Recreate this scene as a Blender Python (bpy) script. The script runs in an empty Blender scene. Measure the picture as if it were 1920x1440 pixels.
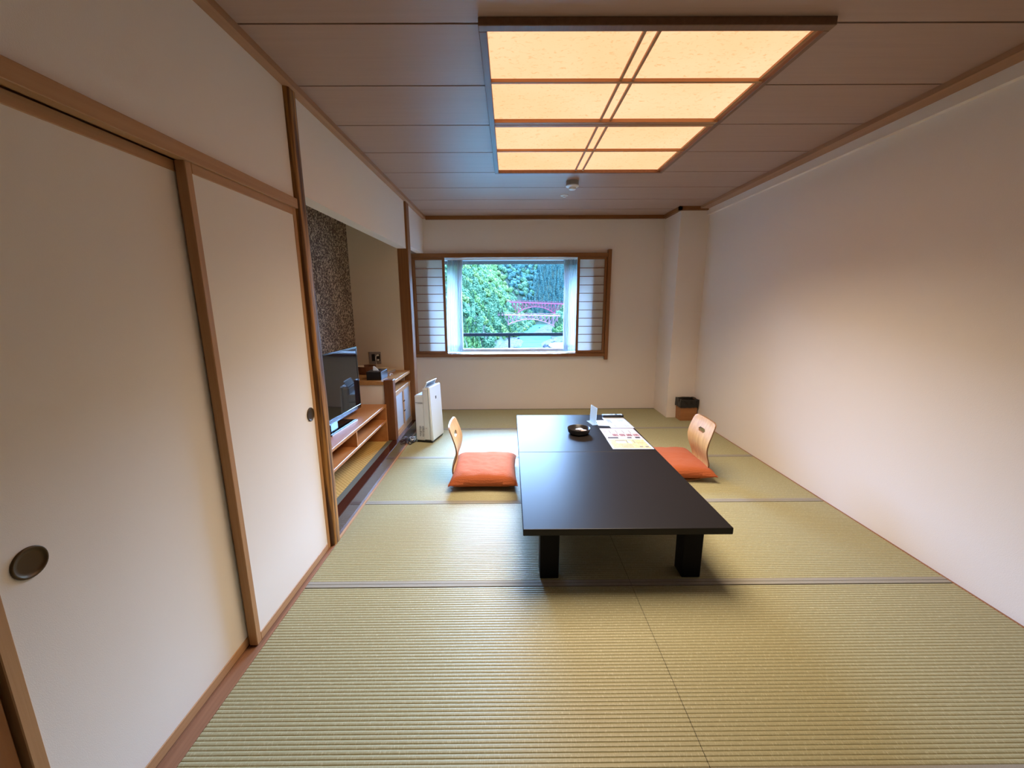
import bpy, bmesh, math, random
from mathutils import Vector, Matrix, noise

C = bpy.context.scene.collection
PI = math.pi
random.seed(7)

# ------------------------------------------------------------------ camera
cam_d = bpy.data.cameras.new('camera')
cam = bpy.data.objects.new('camera', cam_d); C.objects.link(cam)
cam_d.sensor_fit = 'HORIZONTAL'; cam_d.sensor_width = 36.0
cam_d.lens = 758.4 / 1920 * 36.0
cam_d.clip_start = 0.05; cam_d.clip_end = 3000
CAM_H = 1.37
th, ya, ro = 0.1994, 0.0044, -0.0053
F = Vector((math.sin(ya) * math.cos(th), math.cos(ya) * math.cos(th), -math.sin(th)))
R = Vector((math.cos(ya), -math.sin(ya), 0)); U = R.cross(F)
R2 = R * math.cos(ro) + U * math.sin(ro); U2 = -R * math.sin(ro) + U * math.cos(ro)
cam.matrix_world = Matrix(((R2.x, U2.x, -F.x, 0), (R2.y, U2.y, -F.y, 0), (R2.z, U2.z, -F.z, CAM_H), (0, 0, 0, 1)))
bpy.context.scene.camera = cam

# ------------------------------------------------------------------ sky, sun, exposure
SKY = 5.2
SUN_AZ = 0.0
SUN = 3.0
LAMP_W = 45.0
PAPER = 0.86
w = bpy.data.worlds.new('sky'); bpy.context.scene.world = w; w.use_nodes = True
bg = w.node_tree.nodes['Background']
bg.inputs['Strength'].default_value = SKY
skt = w.node_tree.nodes.new('ShaderNodeTexSky'); skt.sky_type = 'NISHITA'; skt.sun_disc = False
skt.sun_elevation = math.radians(36); skt.sun_rotation = math.radians(SUN_AZ); skt.altitude = 200
skt.air_density = 1.0; skt.dust_density = 6.0; skt.ozone_density = 3.0
tint = w.node_tree.nodes.new('ShaderNodeMix'); tint.data_type = 'RGBA'; tint.blend_type = 'MULTIPLY'; tint.inputs['Factor'].default_value = 1.0
tint.inputs['B'].default_value = (0.40, 0.74, 1.42, 1)          # cool white balance of the daylight
w.node_tree.links.new(skt.outputs['Color'], tint.inputs['A']); w.node_tree.links.new(tint.outputs['Result'], bg.inputs['Color'])
sd = bpy.data.lights.new('sun', 'SUN'); sd.energy = SUN; sd.angle = 0.02; sd.color = (1.0, 0.95, 0.82)
sun = bpy.data.objects.new('sun', sd); C.objects.link(sun)
sun.rotation_euler = Vector((-0.45, 0.62, -0.75)).to_track_quat('-Z', 'Y').to_euler()
pd = bpy.data.lights.new('window_portal', 'AREA'); pd.shape = 'RECTANGLE'; pd.size = 2.0; pd.size_y = 1.18
pd.cycles.is_portal = True
portal = bpy.data.objects.new('window_portal', pd); C.objects.link(portal)
portal.location = (0.01, 5.335, 1.31); portal.rotation_euler = (-PI / 2, 0, 0)
vs = bpy.context.scene.view_settings
vs.view_transform = 'Standard'; vs.look = 'None'; vs.gamma = 1.0; vs.use_curve_mapping = False
vs.exposure = 0.27
cy = bpy.context.scene.cycles
cy.max_bounces = 14; cy.diffuse_bounces = 8; cy.glossy_bounces = 5; cy.transmission_bounces = 8; cy.transparent_max_bounces = 16
cy.sample_clamp_indirect = 6.0

# ------------------------------------------------------------------ helpers
def s2l(r, g, b):
    f = lambda c: (c / 255 / 12.92) if c <= 10 else ((c / 255 + 0.055) / 1.055) ** 2.4
    return (f(r), f(g), f(b), 1)

class MB:
    def __init__(s): s.bm = bmesh.new()
    def box(s, x0, x1, y0, y1, z0, z1, bev=0.0, seg=1, rot=None):
        r = bmesh.ops.create_cube(s.bm, size=1.0)
        vs_ = r['verts']
        for v in vs_:
            v.co = Vector(((x0 + x1) / 2 + v.co.x * (x1 - x0), (y0 + y1) / 2 + v.co.y * (y1 - y0), (z0 + z1) / 2 + v.co.z * (z1 - z0)))
        if bev > 0:
            es = list({e for v in vs_ for e in v.link_edges})
            g = bmesh.ops.bevel(s.bm, geom=es, offset=bev, segments=seg, affect='EDGES', profile=0.5)
            vs_ = list({v for f in g['faces'] for v in f.verts} | {v for v in vs_ if v.is_valid})
        if rot:
            bmesh.ops.transform(s.bm, matrix=rot, verts=vs_)
        return s
    def poly(s, pts):
        return s.bm.faces.new([s.bm.verts.new(p) for p in pts])
    def prism(s, pts, d):
        """extrude the polygon pts (3-D) along vector d"""
        d = Vector(d); a = [s.bm.verts.new(p) for p in pts]; b = [s.bm.verts.new(Vector(p) + d) for p in pts]
        n = len(pts); fs = [s.bm.faces.new(a), s.bm.faces.new(b[::-1])]
        for i in range(n):
            fs.append(s.bm.faces.new((a[i], b[i], b[(i + 1) % n], a[(i + 1) % n])))
        bmesh.ops.recalc_face_normals(s.bm, faces=fs)
        return s
    def lathe(s, prof, c, n=32, sx=1.0, sy=1.0):
        rows = []
        for r_, z in prof:
            if r_ < 1e-6: rows.append([s.bm.verts.new((c[0], c[1], c[2] + z))])
            else: rows.append([s.bm.verts.new((c[0] + sx * r_ * math.cos(2 * PI * i / n), c[1] + sy * r_ * math.sin(2 * PI * i / n), c[2] + z)) for i in range(n)])
        for a, b in zip(rows, rows[1:]):
            for i in range(n):
                j = (i + 1) % n
                if len(a) == 1 and len(b) == 1: continue
                if len(a) == 1: s.bm.faces.new((a[0], b[j], b[i]))
                elif len(b) == 1: s.bm.faces.new((a[i], a[j], b[0]))
                else: s.bm.faces.new((a[i], a[j], b[j], b[i]))
        return s
    def tube(s, pts, r, n=8):
        pts = [Vector(p) for p in pts]; rings = []
        up = Vector((0, 0, 1))
        for i, p in enumerate(pts):
            t = (pts[min(i + 1, len(pts) - 1)] - pts[max(i - 1, 0)])
            t = t.normalized() if t.length > 1e-9 else Vector((1, 0, 0))
            a = t.cross(up)
            if a.length < 1e-3: a = t.cross(Vector((1, 0, 0)))
            a.normalize(); b = t.cross(a)
            rings.append([s.bm.verts.new(p + (a * math.cos(2 * PI * k / n) + b * math.sin(2 * PI * k / n)) * r) for k in range(n)])
        for q, w_ in zip(rings, rings[1:]):
            for k in range(n):
                s.bm.faces.new((q[k], q[(k + 1) % n], w_[(k + 1) % n], w_[k]))
        s.bm.faces.new(rings[0][::-1]); s.bm.faces.new(rings[-1])
        return s
    def grid(s, nu, nv, f):
        vv = [[s.bm.verts.new(f(i / (nu - 1), j / (nv - 1))) for j in range(nv)] for i in range(nu)]
        for i in range(nu - 1):
            for j in range(nv - 1):
                s.bm.faces.new((vv[i][j], vv[i + 1][j], vv[i + 1][j + 1], vv[i][j + 1]))
        return s

OFF = {}
def build(name, mb, mat, parent=None, smooth=False, recalc=False):
    off = OFF.get(parent.as_pointer(), Vector()) if parent else Vector()
    if recalc: bmesh.ops.recalc_face_normals(mb.bm, faces=mb.bm.faces[:])
    if off.length > 0: bmesh.ops.translate(mb.bm, vec=-off, verts=mb.bm.verts[:])
    me = bpy.data.meshes.new(name); mb.bm.to_mesh(me); mb.bm.free()
    if smooth:
        for p in me.polygons: p.use_smooth = True
    me.materials.append(mat)
    o = bpy.data.objects.new(name, me); C.objects.link(o)
    if parent: o.parent = parent; OFF[o.as_pointer()] = off
    return o
def autosmooth(o, ang=35):
    me = o.data
    for p in me.polygons: p.use_smooth = True
    bm = bmesh.new(); bm.from_mesh(me)
    for e in bm.edges:
        if len(e.link_faces) == 2 and e.calc_face_angle(0) > math.radians(ang): e.smooth = False
    bm.to_mesh(me); bm.free()
    return o
def tag(o, label, cat, group=None, kind=None):
    o['label'] = label
    if cat: o['category'] = cat
    if group: o['group'] = group
    if kind: o['kind'] = kind
    return o
def thing(name, label, cat, loc, group=None, kind=None):
    o = bpy.data.objects.new(name, None); C.objects.link(o); o.location = loc; o.empty_display_size = 0.1
    OFF[o.as_pointer()] = Vector(loc)
    return tag(o, label, cat, group, kind)
def struct(name, mb, mat, label, cat, **k):
    return tag(build(name, mb, mat, **k), label, cat, None, 'structure')
def B(*a, **k): return MB().box(*a, **k)

# ------------------------------------------------------------------ materials
def mat(name, col, rough=0.6, spec=0.5, metal=0.0, coat=0.0, bump=None, var=None, trans=0.0):
    m = bpy.data.materials.new(name); m.use_nodes = True
    nt = m.node_tree; b = nt.nodes['Principled BSDF']
    b.inputs['Base Color'].default_value = col; b.inputs['Roughness'].default_value = rough
    b.inputs['Specular IOR Level'].default_value = spec; b.inputs['Metallic'].default_value = metal
    b.inputs['Coat Weight'].default_value = coat; b.inputs['Coat Roughness'].default_value = 0.12
    b.inputs['Transmission Weight'].default_value = trans
    tc = None
    if var or bump:
        tc = nt.nodes.new('ShaderNodeTexCoord')
    if var:                                   # (scale xyz, amount, detail)
        sc, amt, col2 = var
        mp = nt.nodes.new('ShaderNodeMapping'); mp.inputs['Scale'].default_value = sc
        nz = nt.nodes.new('ShaderNodeTexNoise'); nz.inputs['Scale'].default_value = 1.0; nz.inputs['Detail'].default_value = 5; nz.inputs['Roughness'].default_value = 0.6
        mx = nt.nodes.new('ShaderNodeMix'); mx.data_type = 'RGBA'
        rp = nt.nodes.new('ShaderNodeValToRGB'); rp.color_ramp.elements[0].position = 0.5 - amt; rp.color_ramp.elements[1].position = 0.5 + amt
        nt.links.new(tc.outputs['Object'], mp.inputs['Vector']); nt.links.new(mp.outputs['Vector'], nz.inputs['Vector'])
        nt.links.new(nz.outputs['Fac'], rp.inputs['Fac']); nt.links.new(rp.outputs['Color'], mx.inputs['Factor'])
        mx.inputs['A'].default_value = col; mx.inputs['B'].default_value = col2
        nt.links.new(mx.outputs['Result'], b.inputs['Base Color'])
    if bump:
        sc, st = bump
        mp2 = nt.nodes.new('ShaderNodeMapping'); mp2.inputs['Scale'].default_value = sc
        nz2 = nt.nodes.new('ShaderNodeTexNoise'); nz2.inputs['Scale'].default_value = 1.0; nz2.inputs['Detail'].default_value = 3
        bp = nt.nodes.new('ShaderNodeBump'); bp.inputs['Strength'].default_value = st; bp.inputs['Distance'].default_value = 0.002
        nt.links.new(tc.outputs['Object'], mp2.inputs['Vector']); nt.links.new(mp2.outputs['Vector'], nz2.inputs['Vector'])
        nt.links.new(nz2.outputs['Fac'], bp.inputs['Height']); nt.links.new(bp.outputs['Normal'], b.inputs['Normal'])
    return m
def wood(name, c1, c2, axis, rough=0.5, fine=60.0, spec=0.4, coat=0.0, amt=0.22):
    sc = [fine, fine, fine]; sc['xyz'.index(axis)] = 1.6
    return mat(name, c1, rough, spec, 0, coat, (tuple(3 * q if q == fine else q * 4 for q in sc), 0.12), (tuple(sc), amt, c2))

L = lambda r, g, b: (r, g, b, 1)
M = {}
M['plaster'] = mat('cream_wallpaper', L(.86, .775, .70), 0.85, 0.2, bump=((300, 300, 300), .22), var=((3, 3, 3), .4, L(.85, .765, .69)))
M['paper_door'] = mat('fusuma_paper', L(.82, .735, .645), 0.8, 0.25, bump=((80, 500, 500), .14))
M['tan_wall'] = mat('tan_wall', L(.80, .67, .50), 0.85, 0.2, bump=((250, 250, 250), .2))
def light_wood(ax): 
    k = 'lw' + ax
    if k not in M: M[k] = wood('light_cedar_' + ax, L(.50, .275, .125), L(.40, .20, .08), ax, .5)
    return M[k]
def mid_wood(ax):
    k = 'mw' + ax
    if k not in M: M[k] = wood('brown_wood_' + ax, L(.29, .115, .032), L(.20, .073, .018), ax, .45)
    return M[k]
M['pillar'] = wood('grained_pillar', L(.47, .215, .045), L(.09, .032, .007), 'z', .45, 44, amt=.09)
M['ceil'] = wood('ceiling_board', L(.43, .28, .21), L(.385, .25, .185), 'x', .42, 40, spec=.5, amt=.3)
M['joint'] = mat('dark_joint', L(.012, .008, .006), .9, .1)
M['black_lacquer'] = mat('kamachi_lacquer', L(.045, .014, .010), .13, .5, coat=.3)
M['table'] = mat('black_table', L(.012, .009, .008), .40, .055, bump=((450, 450, 450), .03))
M['table_leg'] = mat('black_leg', L(.006, .005, .005), .6, .12)
M['laminate'] = wood('orange_laminate', L(.47, .195, .065), L(.40, .155, .045), 'y', .38, 30, spec=.45)
M['white_paint'] = mat('white_alu', L(.85, .86, .86), .35, .5)
M['brass'] = mat('dark_brass', L(.085, .05, .02), .45, .4, metal=.6)
M['tvblack'] = mat('tv_gloss', L(.006, .006, .007), .045, .6)
M['tvframe'] = mat('tv_frame', L(.01, .01, .011), .12, .6, coat=.4)
M['silver'] = mat('silver_edge', L(.75, .76, .78), .25, .5, metal=.6)
M['plastic_w'] = mat('white_plastic', L(.76, .78, .79), .38, .5)
M['plastic_g'] = mat('grey_plastic', L(.30, .31, .32), .5, .4)
M['black_pl'] = mat('black_plastic', L(.012, .012, .013), .35, .5)
M['tissue_black'] = mat('black_leatherette', L(.018, .016, .017), .28, .5)
M['white_paper'] = mat('white_paper', L(.40, .40, .42), .7, .15)
M['pink_paper'] = mat('pink_paper', L(.42, .34, .315), .7, .15)
M['yellow_paper'] = mat('yellow_print', L(.40, .31, .115), .7, .15, var=((60, 60, 60), .1, L(.44, .36, .2)))
M['ink'] = mat('ink', L(.03, .025, .025), .8, .1)
M['ink_grey'] = mat('grey_ink', L(.11, .105, .12), .8, .1)
M['ink_red'] = mat('wine_ink', L(.14, .05, .05), .8, .1, var=((70, 70, 70), .1, L(.32, .17, .16)))
M['bamboo'] = wood('zaisu_plywood', L(.68, .39, .13), L(.50, .25, .07), 'z', .42, 45, spec=.35, coat=.04)
M['plyedge'] = mat('plywood_edge', L(.22, .10, .035), .5)
M['bin_wood'] = wood('bin_wood', L(.42, .19, .07), L(.32, .13, .045), 'x', .5, 40)
M['bag'] = mat('black_bag', L(.010, .010, .010), .42, .5)
M['basket'] = wood('brown_basket', L(.20, .075, .03), L(.12, .04, .016), 'z', .5, 90)
M['beige'] = mat('beige_paper', L(.66, .54, .38), .65)
M['mat_edge'] = mat('dark_green_border', L(.10, .095, .06), .75, bump=((500, 500, 500), .3))
M['heri'] = mat('grey_border', L(.34, .31, .255), .8, .15, bump=((900, 400, 400), .45), var=((260, 500, 1), .3, L(.26, .235, .19)))
M['rail'] = mat('dark_rail', L(.006, .007, .008), .9, .03)
M['eave'] = mat('eave_brown', L(.030, .023, .018), .9, .05)
M['concrete'] = mat('balcony_floor', L(.35, .35, .34), .9)
M['cord_w'] = mat('white_cord', L(.72, .68, .6), .5)
M['cord_b'] = mat('dark_cord', L(.03, .03, .035), .5)
M['outlet'] = mat('outlet_plate', L(.30, .25, .22), .45)

def tatami_mat(name, c1, c2, c3, xs=5.0):
    m = bpy.data.materials.new(name); m.use_nodes = True; nt = m.node_tree; b = nt.nodes['Principled BSDF']
    tc = nt.nodes.new('ShaderNodeTexCoord'); mp = nt.nodes.new('ShaderNodeMapping'); mp.inputs['Scale'].default_value = (45, 900, 1)
    n1 = nt.nodes.new('ShaderNodeTexNoise'); n1.inputs['Scale'].default_value = 1; n1.inputs['Detail'].default_value = 3
    mp2 = nt.nodes.new('ShaderNodeMapping'); mp2.inputs['Scale'].default_value = (300, 68, 1)
    n2 = nt.nodes.new('ShaderNodeTexNoise'); n2.inputs['Scale'].default_value = 1; n2.inputs['Detail'].default_value = 2
    n3 = nt.nodes.new('ShaderNodeTexNoise'); n3.inputs['Scale'].default_value = 2.2
    L_ = nt.links.new
    L_(tc.outputs['Object'], mp.inputs['Vector']); L_(mp.outputs['Vector'], n1.inputs['Vector'])
    L_(tc.outputs['Object'], mp2.inputs['Vector']); L_(mp2.outputs['Vector'], n2.inputs['Vector'])
    L_(tc.outputs['Object'], n3.inputs['Vector'])
    a = nt.nodes.new('ShaderNodeMix'); a.data_type = 'RGBA'; a.inputs['A'].default_value = c1; a.inputs['B'].default_value = c2
    r1 = nt.nodes.new('ShaderNodeValToRGB'); r1.color_ramp.elements[0].position = .35; r1.color_ramp.elements[1].position = .7
    L_(n1.outputs['Fac'], r1.inputs['Fac']); L_(r1.outputs['Color'], a.inputs['Factor'])
    c = nt.nodes.new('ShaderNodeMix'); c.data_type = 'RGBA'; c.inputs['B'].default_value = c3
    r2 = nt.nodes.new('ShaderNodeValToRGB'); r2.color_ramp.elements[0].position = .56; r2.color_ramp.elements[1].position = .74
    L_(n2.outputs['Fac'], r2.inputs['Fac']); L_(r2.outputs['Color'], c.inputs['Factor']); L_(a.outputs['Result'], c.inputs['A'])
    L_(c.outputs['Result'], b.inputs['Base Color'])
    b.inputs['Roughness'].default_value = .42; b.inputs['Specular IOR Level'].default_value = .16; b.inputs['Coat Weight'].default_value = .0; b.inputs['Coat Roughness'].default_value = .4
    bp = nt.nodes.new('ShaderNodeBump'); bp.inputs['Strength'].default_value = .12; bp.inputs['Distance'].default_value = .0006
    L_(n1.outputs['Fac'], bp.inputs['Height']); L_(bp.outputs['Normal'], b.inputs['Normal'])
    return m
M['tatami'] = tatami_mat('tatami_rush', L(.365, .335, .195), L(.31, .28, .145), L(.49, .455, .295))
M['toko_mat'] = None

def even_gloss(m, fac, rough):
    """dull base with an even soft sheen: the sheen does not rise towards grazing angles"""
    nt = m.node_tree; b = nt.nodes['Principled BSDF']; b.inputs['Specular IOR Level'].default_value = 0.0
    out = [n for n in nt.nodes if n.type == 'OUTPUT_MATERIAL'][0]
    g = nt.nodes.new('ShaderNodeBsdfGlossy'); g.inputs['Roughness'].default_value = rough; g.inputs['Color'].default_value = (.95, .97, 1, 1)
    mx = nt.nodes.new('ShaderNodeMixShader'); mx.inputs['Fac'].default_value = fac
    nt.links.new(b.outputs['BSDF'], mx.inputs[1]); nt.links.new(g.outputs['BSDF'], mx.inputs[2]); nt.links.new(mx.outputs['Shader'], out.inputs['Surface'])
    for l in list(nt.links):
        if l.to_node == b and l.to_socket.name == 'Normal': nt.links.new(l.from_socket, g.inputs['Normal'])
even_gloss(M['tatami'], .04, .45)
even_gloss(M['table'], .027, .36)
def node_mat(name):
    m = bpy.data.materials.new(name); m.use_nodes = True; nt = m.node_tree; nt.nodes.clear()
    return m, nt, nt.nodes.new('ShaderNodeOutputMaterial')
# thin clear pane: transparent plus a Fresnel reflection
def pane(name, tint=(.96, .985, .98), rough=0.0):
    m, nt, out = node_mat(name)
    t = nt.nodes.new('ShaderNodeBsdfTransparent'); t.inputs['Color'].default_value = (*tint, 1)
    g = nt.nodes.new('ShaderNodeBsdfGlossy'); g.inputs['Roughness'].default_value = rough
    fr = nt.nodes.new('ShaderNodeFresnel'); fr.inputs['IOR'].default_value = 1.45
    mx = nt.nodes.new('ShaderNodeMixShader')
    nt.links.new(fr.outputs['Fac'], mx.inputs['Fac']); nt.links.new(t.outputs['BSDF'], mx.inputs[1]); nt.links.new(g.outputs['BSDF'], mx.inputs[2])
    nt.links.new(mx.outputs['Shader'], out.inputs['Surface']); return m
M['glass'] = pane('window_glass')

def translucent(name, col, tfac, transp=0.0):
    m, nt, out = node_mat(name)
    d = nt.nodes.new('ShaderNodeBsdfDiffuse'); d.inputs['Color'].default_value = col
    t = nt.nodes.new('ShaderNodeBsdfTranslucent'); t.inputs['Color'].default_value = col
    mx = nt.nodes.new('ShaderNodeMixShader'); mx.inputs['Fac'].default_value = tfac
    nt.links.new(d.outputs['BSDF'], mx.inputs[1]); nt.links.new(t.outputs['BSDF'], mx.inputs[2])
    s = mx
    if transp > 0:
        tr = nt.nodes.new('ShaderNodeBsdfTransparent'); m2 = nt.nodes.new('ShaderNodeMixShader'); m2.inputs['Fac'].default_value = transp
        nt.links.new(mx.outputs['Shader'], m2.inputs[1]); nt.links.new(tr.outputs['BSDF'], m2.inputs[2]); s = m2
    nt.links.new(s.outputs['Shader'], out.inputs['Surface']); return m
M['shoji'] = translucent('shoji_paper', L(.80, .78, .75), .50)
M['sheer'] = translucent('sheer_curtain', L(.46, .49, .50), .5, .22)
M['acrylic'] = translucent('sheen_tinted_acrylic', L(.80, .92, .95), .55, .45)  # sky reflected by the clear panel, put into a milky cyan colour
M['tissue'] = translucent('tissue_paper', L(.9, .9, .9), .3)

# lamp paper: glowing washi with fibres
def lamp_paper():
    m, nt, out = node_mat('glowing_washi')
    tc = nt.nodes.new('ShaderNodeTexCoord'); mp = nt.nodes.new('ShaderNodeMapping'); mp.inputs['Scale'].default_value = (34, 62, 1)
    n = nt.nodes.new('ShaderNodeTexNoise'); n.inputs['Scale'].default_value = 1; n.inputs['Detail'].default_value = 6; n.inputs['Distortion'].default_value = 1.2
    r = nt.nodes.new('ShaderNodeValToRGB')
    e = r.color_ramp.elements; e[0].position = .26; e[0].color = (1.0, .52, .23, 1); e[1].position = .43; e[1].color = (1.5, .73, .40, 1)
    n2 = nt.nodes.new('ShaderNodeTexNoise'); n2.inputs['Scale'].default_value = 2.2; n2.inputs['Detail'].default_value = 1
    mx = nt.nodes.new('ShaderNodeMix'); mx.data_type = 'RGBA'; mx.blend_type = 'MULTIPLY'; mx.inputs['Factor'].default_value = 1
    r2 = nt.nodes.new('ShaderNodeValToRGB'); r2.color_ramp.elements[0].position = .35; r2.color_ramp.elements[0].color = (.98, .94, .88, 1); r2.color_ramp.elements[1].position = .65; r2.color_ramp.elements[1].color = (1, 1.02, 1.04, 1)
    em = nt.nodes.new('ShaderNodeEmission'); em.inputs['Strength'].default_value = PAPER
    K = nt.links.new
    K(tc.outputs['Object'], mp.inputs['Vector']); K(mp.outputs['Vector'], n.inputs['Vector']); K(n.outputs['Fac'], r.inputs['Fac'])
    K(tc.outputs['Object'], n2.inputs['Vector']); K(n2.outputs['Fac'], r2.inputs['Fac'])
    K(r.outputs['Color'], mx.inputs['A']); K(r2.outputs['Color'], mx.inputs['B']); K(mx.outputs['Result'], em.inputs['Color'])
    K(em.outputs['Emission'], out.inputs['Surface']); return m
M['lamp'] = lamp_paper()

# dark patterned wallpaper of the alcove
def wallpaper():
    m = bpy.data.materials.new('dark_sprig_wallpaper'); m.use_nodes = True; nt = m.node_tree; b = nt.nodes['Principled BSDF']
    tc = nt.nodes.new('ShaderNodeTexCoord'); v = nt.nodes.new('ShaderNodeTexNoise'); v.inputs['Scale'].default_value = 58; v.inputs['Detail'].default_value = 1.5; v.inputs['Distortion'].default_value = 1.0
    n = nt.nodes.new('ShaderNodeTexNoise'); n.inputs['Scale'].default_value = 7
    ad = nt.nodes.new('ShaderNodeMath'); ad.operation = 'MULTIPLY_ADD'; ad.inputs[1].default_value = .22
    r = nt.nodes.new('ShaderNodeValToRGB'); e = r.color_ramp.elements
    e[0].position = .60; e[0].color = L(.085, .050, .032); e[1].position = .68; e[1].color = L(.55, .43, .30)
    K = nt.links.new
    K(tc.outputs['Object'], v.inputs['Vector']); K(tc.outputs['Object'], n.inputs['Vector']); K(n.outputs['Fac'], ad.inputs[0]); K(v.outputs['Fac'], ad.inputs[2])
    K(ad.outputs['Value'], r.inputs['Fac']); K(r.outputs['Color'], b.inputs['Base Color']); b.inputs['Roughness'].default_value = .7
    return m
M['dark_paper'] = wallpaper()

def orange_fabric():
    m = mat('orange_crepe', L(.38, .10, .038), .9, .05)
    nt = m.node_tree; b = nt.nodes['Principled BSDF']; b.inputs['Sheen Weight'].default_value = .10; b.inputs['Sheen Roughness'].default_value = .4
    b.inputs['Sheen Tint'].default_value = (1, .75, .65, 1)
    tc = nt.nodes.new('ShaderNodeTexCoord'); wv = nt.nodes.new('ShaderNodeTexWave'); wv.bands_direction = 'Y'; wv.inputs['Scale'].default_value = 34; wv.inputs['Distortion'].default_value = 4; wv.inputs['Detail'].default_value = 2; wv.inputs['Detail Scale'].default_value = 1.6
    bp = nt.nodes.new('ShaderNodeBump'); bp.inputs['Strength'].default_value = .4; bp.inputs['Distance'].default_value = .003
    nt.links.new(tc.outputs['Object'], wv.inputs['Vector']); nt.links.new(wv.outputs['Fac'], bp.inputs['Height']); nt.links.new(bp.outputs['Normal'], b.inputs['Normal'])
    return m
M['orange'] = orange_fabric()

# ------------------------------------------------------------------ room dimensions (metres, camera at x=y=0)
XL, XR, D, H = -1.014, 2.192, 5.135, 2.38
XK = -1.04                 # face of the hanging walls on the left
Y0 = -1.0                  # wall behind the camera

# ---------- floor with tatami
fl = struct('floor', B(-1.30, 2.3, Y0, D + .1, -.10, -.022), M['joint'], 'dark sub floor under the tatami mats', 'floor')
rows = [(-1.0, .072), (.072, .912), (.912, 1.752), (1.752, 2.591), (2.591, 3.426), (3.426, 4.264), (4.264, 5.103)]
SEAM = .592
HERI = .047
def tatami(x0, x1, y0, y1):
    mb = MB(); bm = mb.bm
    pitch = .0148; ys = y0 + HERI; n = max(1, int(round((y1 - .001 - ys) / pitch))); p = (y1 - .001 - ys) / n
    prof = []
    for i in range(n):
        for t, z in ((0, -.0023), (.16, -.0005), (.5, 0), (.84, -.0005)):
            prof.append((ys + (i + t) * p, z))
    prof.append((y1 - .001, -.0023))
    a = [bm.verts.new((x0 + .0008, y, z)) for y, z in prof]; b = [bm.verts.new((x1 - .0008, y, z)) for y, z in prof]
    for i in range(len(prof) - 1): bm.faces.new((a[i], b[i], b[i + 1], a[i + 1]))
    for v0, v1 in ((a[0], b[0]), (b[-1], a[-1])):
        c0 = bm.verts.new((v0.co.x, v0.co.y, -.022)); c1 = bm.verts.new((v1.co.x, v1.co.y, -.022)); bm.faces.new((v0, c0, c1, v1))
    o = build('tatami_mat', mb, M['tatami'], fl)
    for q in range(2):
        hb = B(x0 + .0008, x1 - .0008, y0 + .0022 + q * .0225, y0 + .0225 + q * .0225, -.02, .0012, .0006)
        build('border', hb, M['heri'], o)
for y0, y1 in rows:
    tatami(XL, SEAM, y0, y1); tatami(SEAM, XR - .012, y0, y1)
build('edge_board', B(XL, XR, 5.103, D, -.022, -.002), M['mat_edge'], fl)
build('edge_strip', B(XR - .012, XR, Y0, 4.70, -.022, -.001), mid_wood('y'), fl)

# ---------- walls
struct('wall_right', B(XR, XR + .15, Y0, D + .2, -.1, H + .05), M['plaster'], 'plain cream papered right wall', 'wall')
struct('wall_column', B(1.877, XR, 4.69, D, 0, H), M['plaster'], 'square cream column in the far right corner', 'wall')
struct('wall_bulkhead', B(2.162, XR, Y0, 4.69, 2.294, H), M['plaster'], 'shallow cream bulkhead along the top of the right wall', 'wall')
struct('wall_near', B(-1.3, 2.3, Y0 - .15, Y0, -.1, H + .05), mat('dark_entrance', L(.09, .06, .04), .8), 'dark wooden entrance wall behind the viewer', 'wall')
OX0, OX1, OZ0, OZ1 = -1.0, 1.02, .722, 1.918
wb = MB()
wb.box(-1.35, OX0, D, D + .2, -.1, H + .05); wb.box(OX1, 2.3, D, D + .2, -.1, H + .05)
wb.box(OX0, OX1, D, D + .2, -.1, OZ0); wb.box(OX0, OX1, D, D + .2, OZ1, H + .05)
struct('wall_back', wb, M['plaster'], 'cream back wall around the window', 'wall')

# left side: hanging walls above the sliding doors, the alcove and the side bay
struct('wall_left', B(-1.16, XK, Y0, 2.12, 1.866, H), M['plaster'], 'cream hanging wall above the sliding doors', 'wall')
struct('wall_left_alcove', B(-1.13, XK, 2.15, 4.27, 1.905, H), M['plaster'], 'cream hanging wall above the alcove opening', 'wall')
struct('wall_left_bay', B(-1.117, XK, 4.36, D, 1.953, H), M['plaster'], 'cream hanging wall between rear pillar and window wall', 'wall')
struct('wall_left_outer', B(-1.30, -1.17, Y0, 2.12, -.1, H), M['plaster'], 'wall behind the sliding door tracks', 'wall')
struct('wall_left_side', B(-1.36, -1.235, 4.27, D, -.1, H), M['plaster'], 'cream side wall of the bay next to the window', 'wall')
struct('wall_alcove_back', B(-1.76, -1.62, 2.0, 4.27, -.1, 2.36), M['dark_paper'], 'dark sprig patterned back wall of the alcove', 'wall')
struct('wall_alcove_near', B(-1.62, -1.10, 2.10, 2.185, -.1, 2.36), M['tan_wall'], 'tan near side wall of the alcove', 'wall')
struct('wall_alcove_far', B(-1.62, -1.13, 4.25, 4.37, -.1, 2.36), M['tan_wall'], 'tan far side wall of the alcove with the outlet', 'wall')
struct('ceiling_alcove', B(-1.76, -1.13, 2.0, 4.37, 2.34, 2.42), M['tan_wall'], 'tan ceiling inside the alcove', 'ceiling')

# ---------- ceiling of long boards
ce = struct('ceiling', B(-1.76, 2.3, Y0 - .15, D + .2, H + .012, H + .12), M['joint'], 'wooden board ceiling with dark joints', 'ceiling')
bounds = [1.7294 + .437 * k for k in range(-7, 8)]
bounds = [Y0] + [b_ for b_ in bounds if Y0 + .05 < b_ < D - .03] + [D]
for y0, y1 in zip(bounds, bounds[1:]):
    build('ceiling_board', B(XK - .02, XR, y0 + .0045, y1 - .0045, H, H + .014, .0008), M['ceil'], ce)

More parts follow.
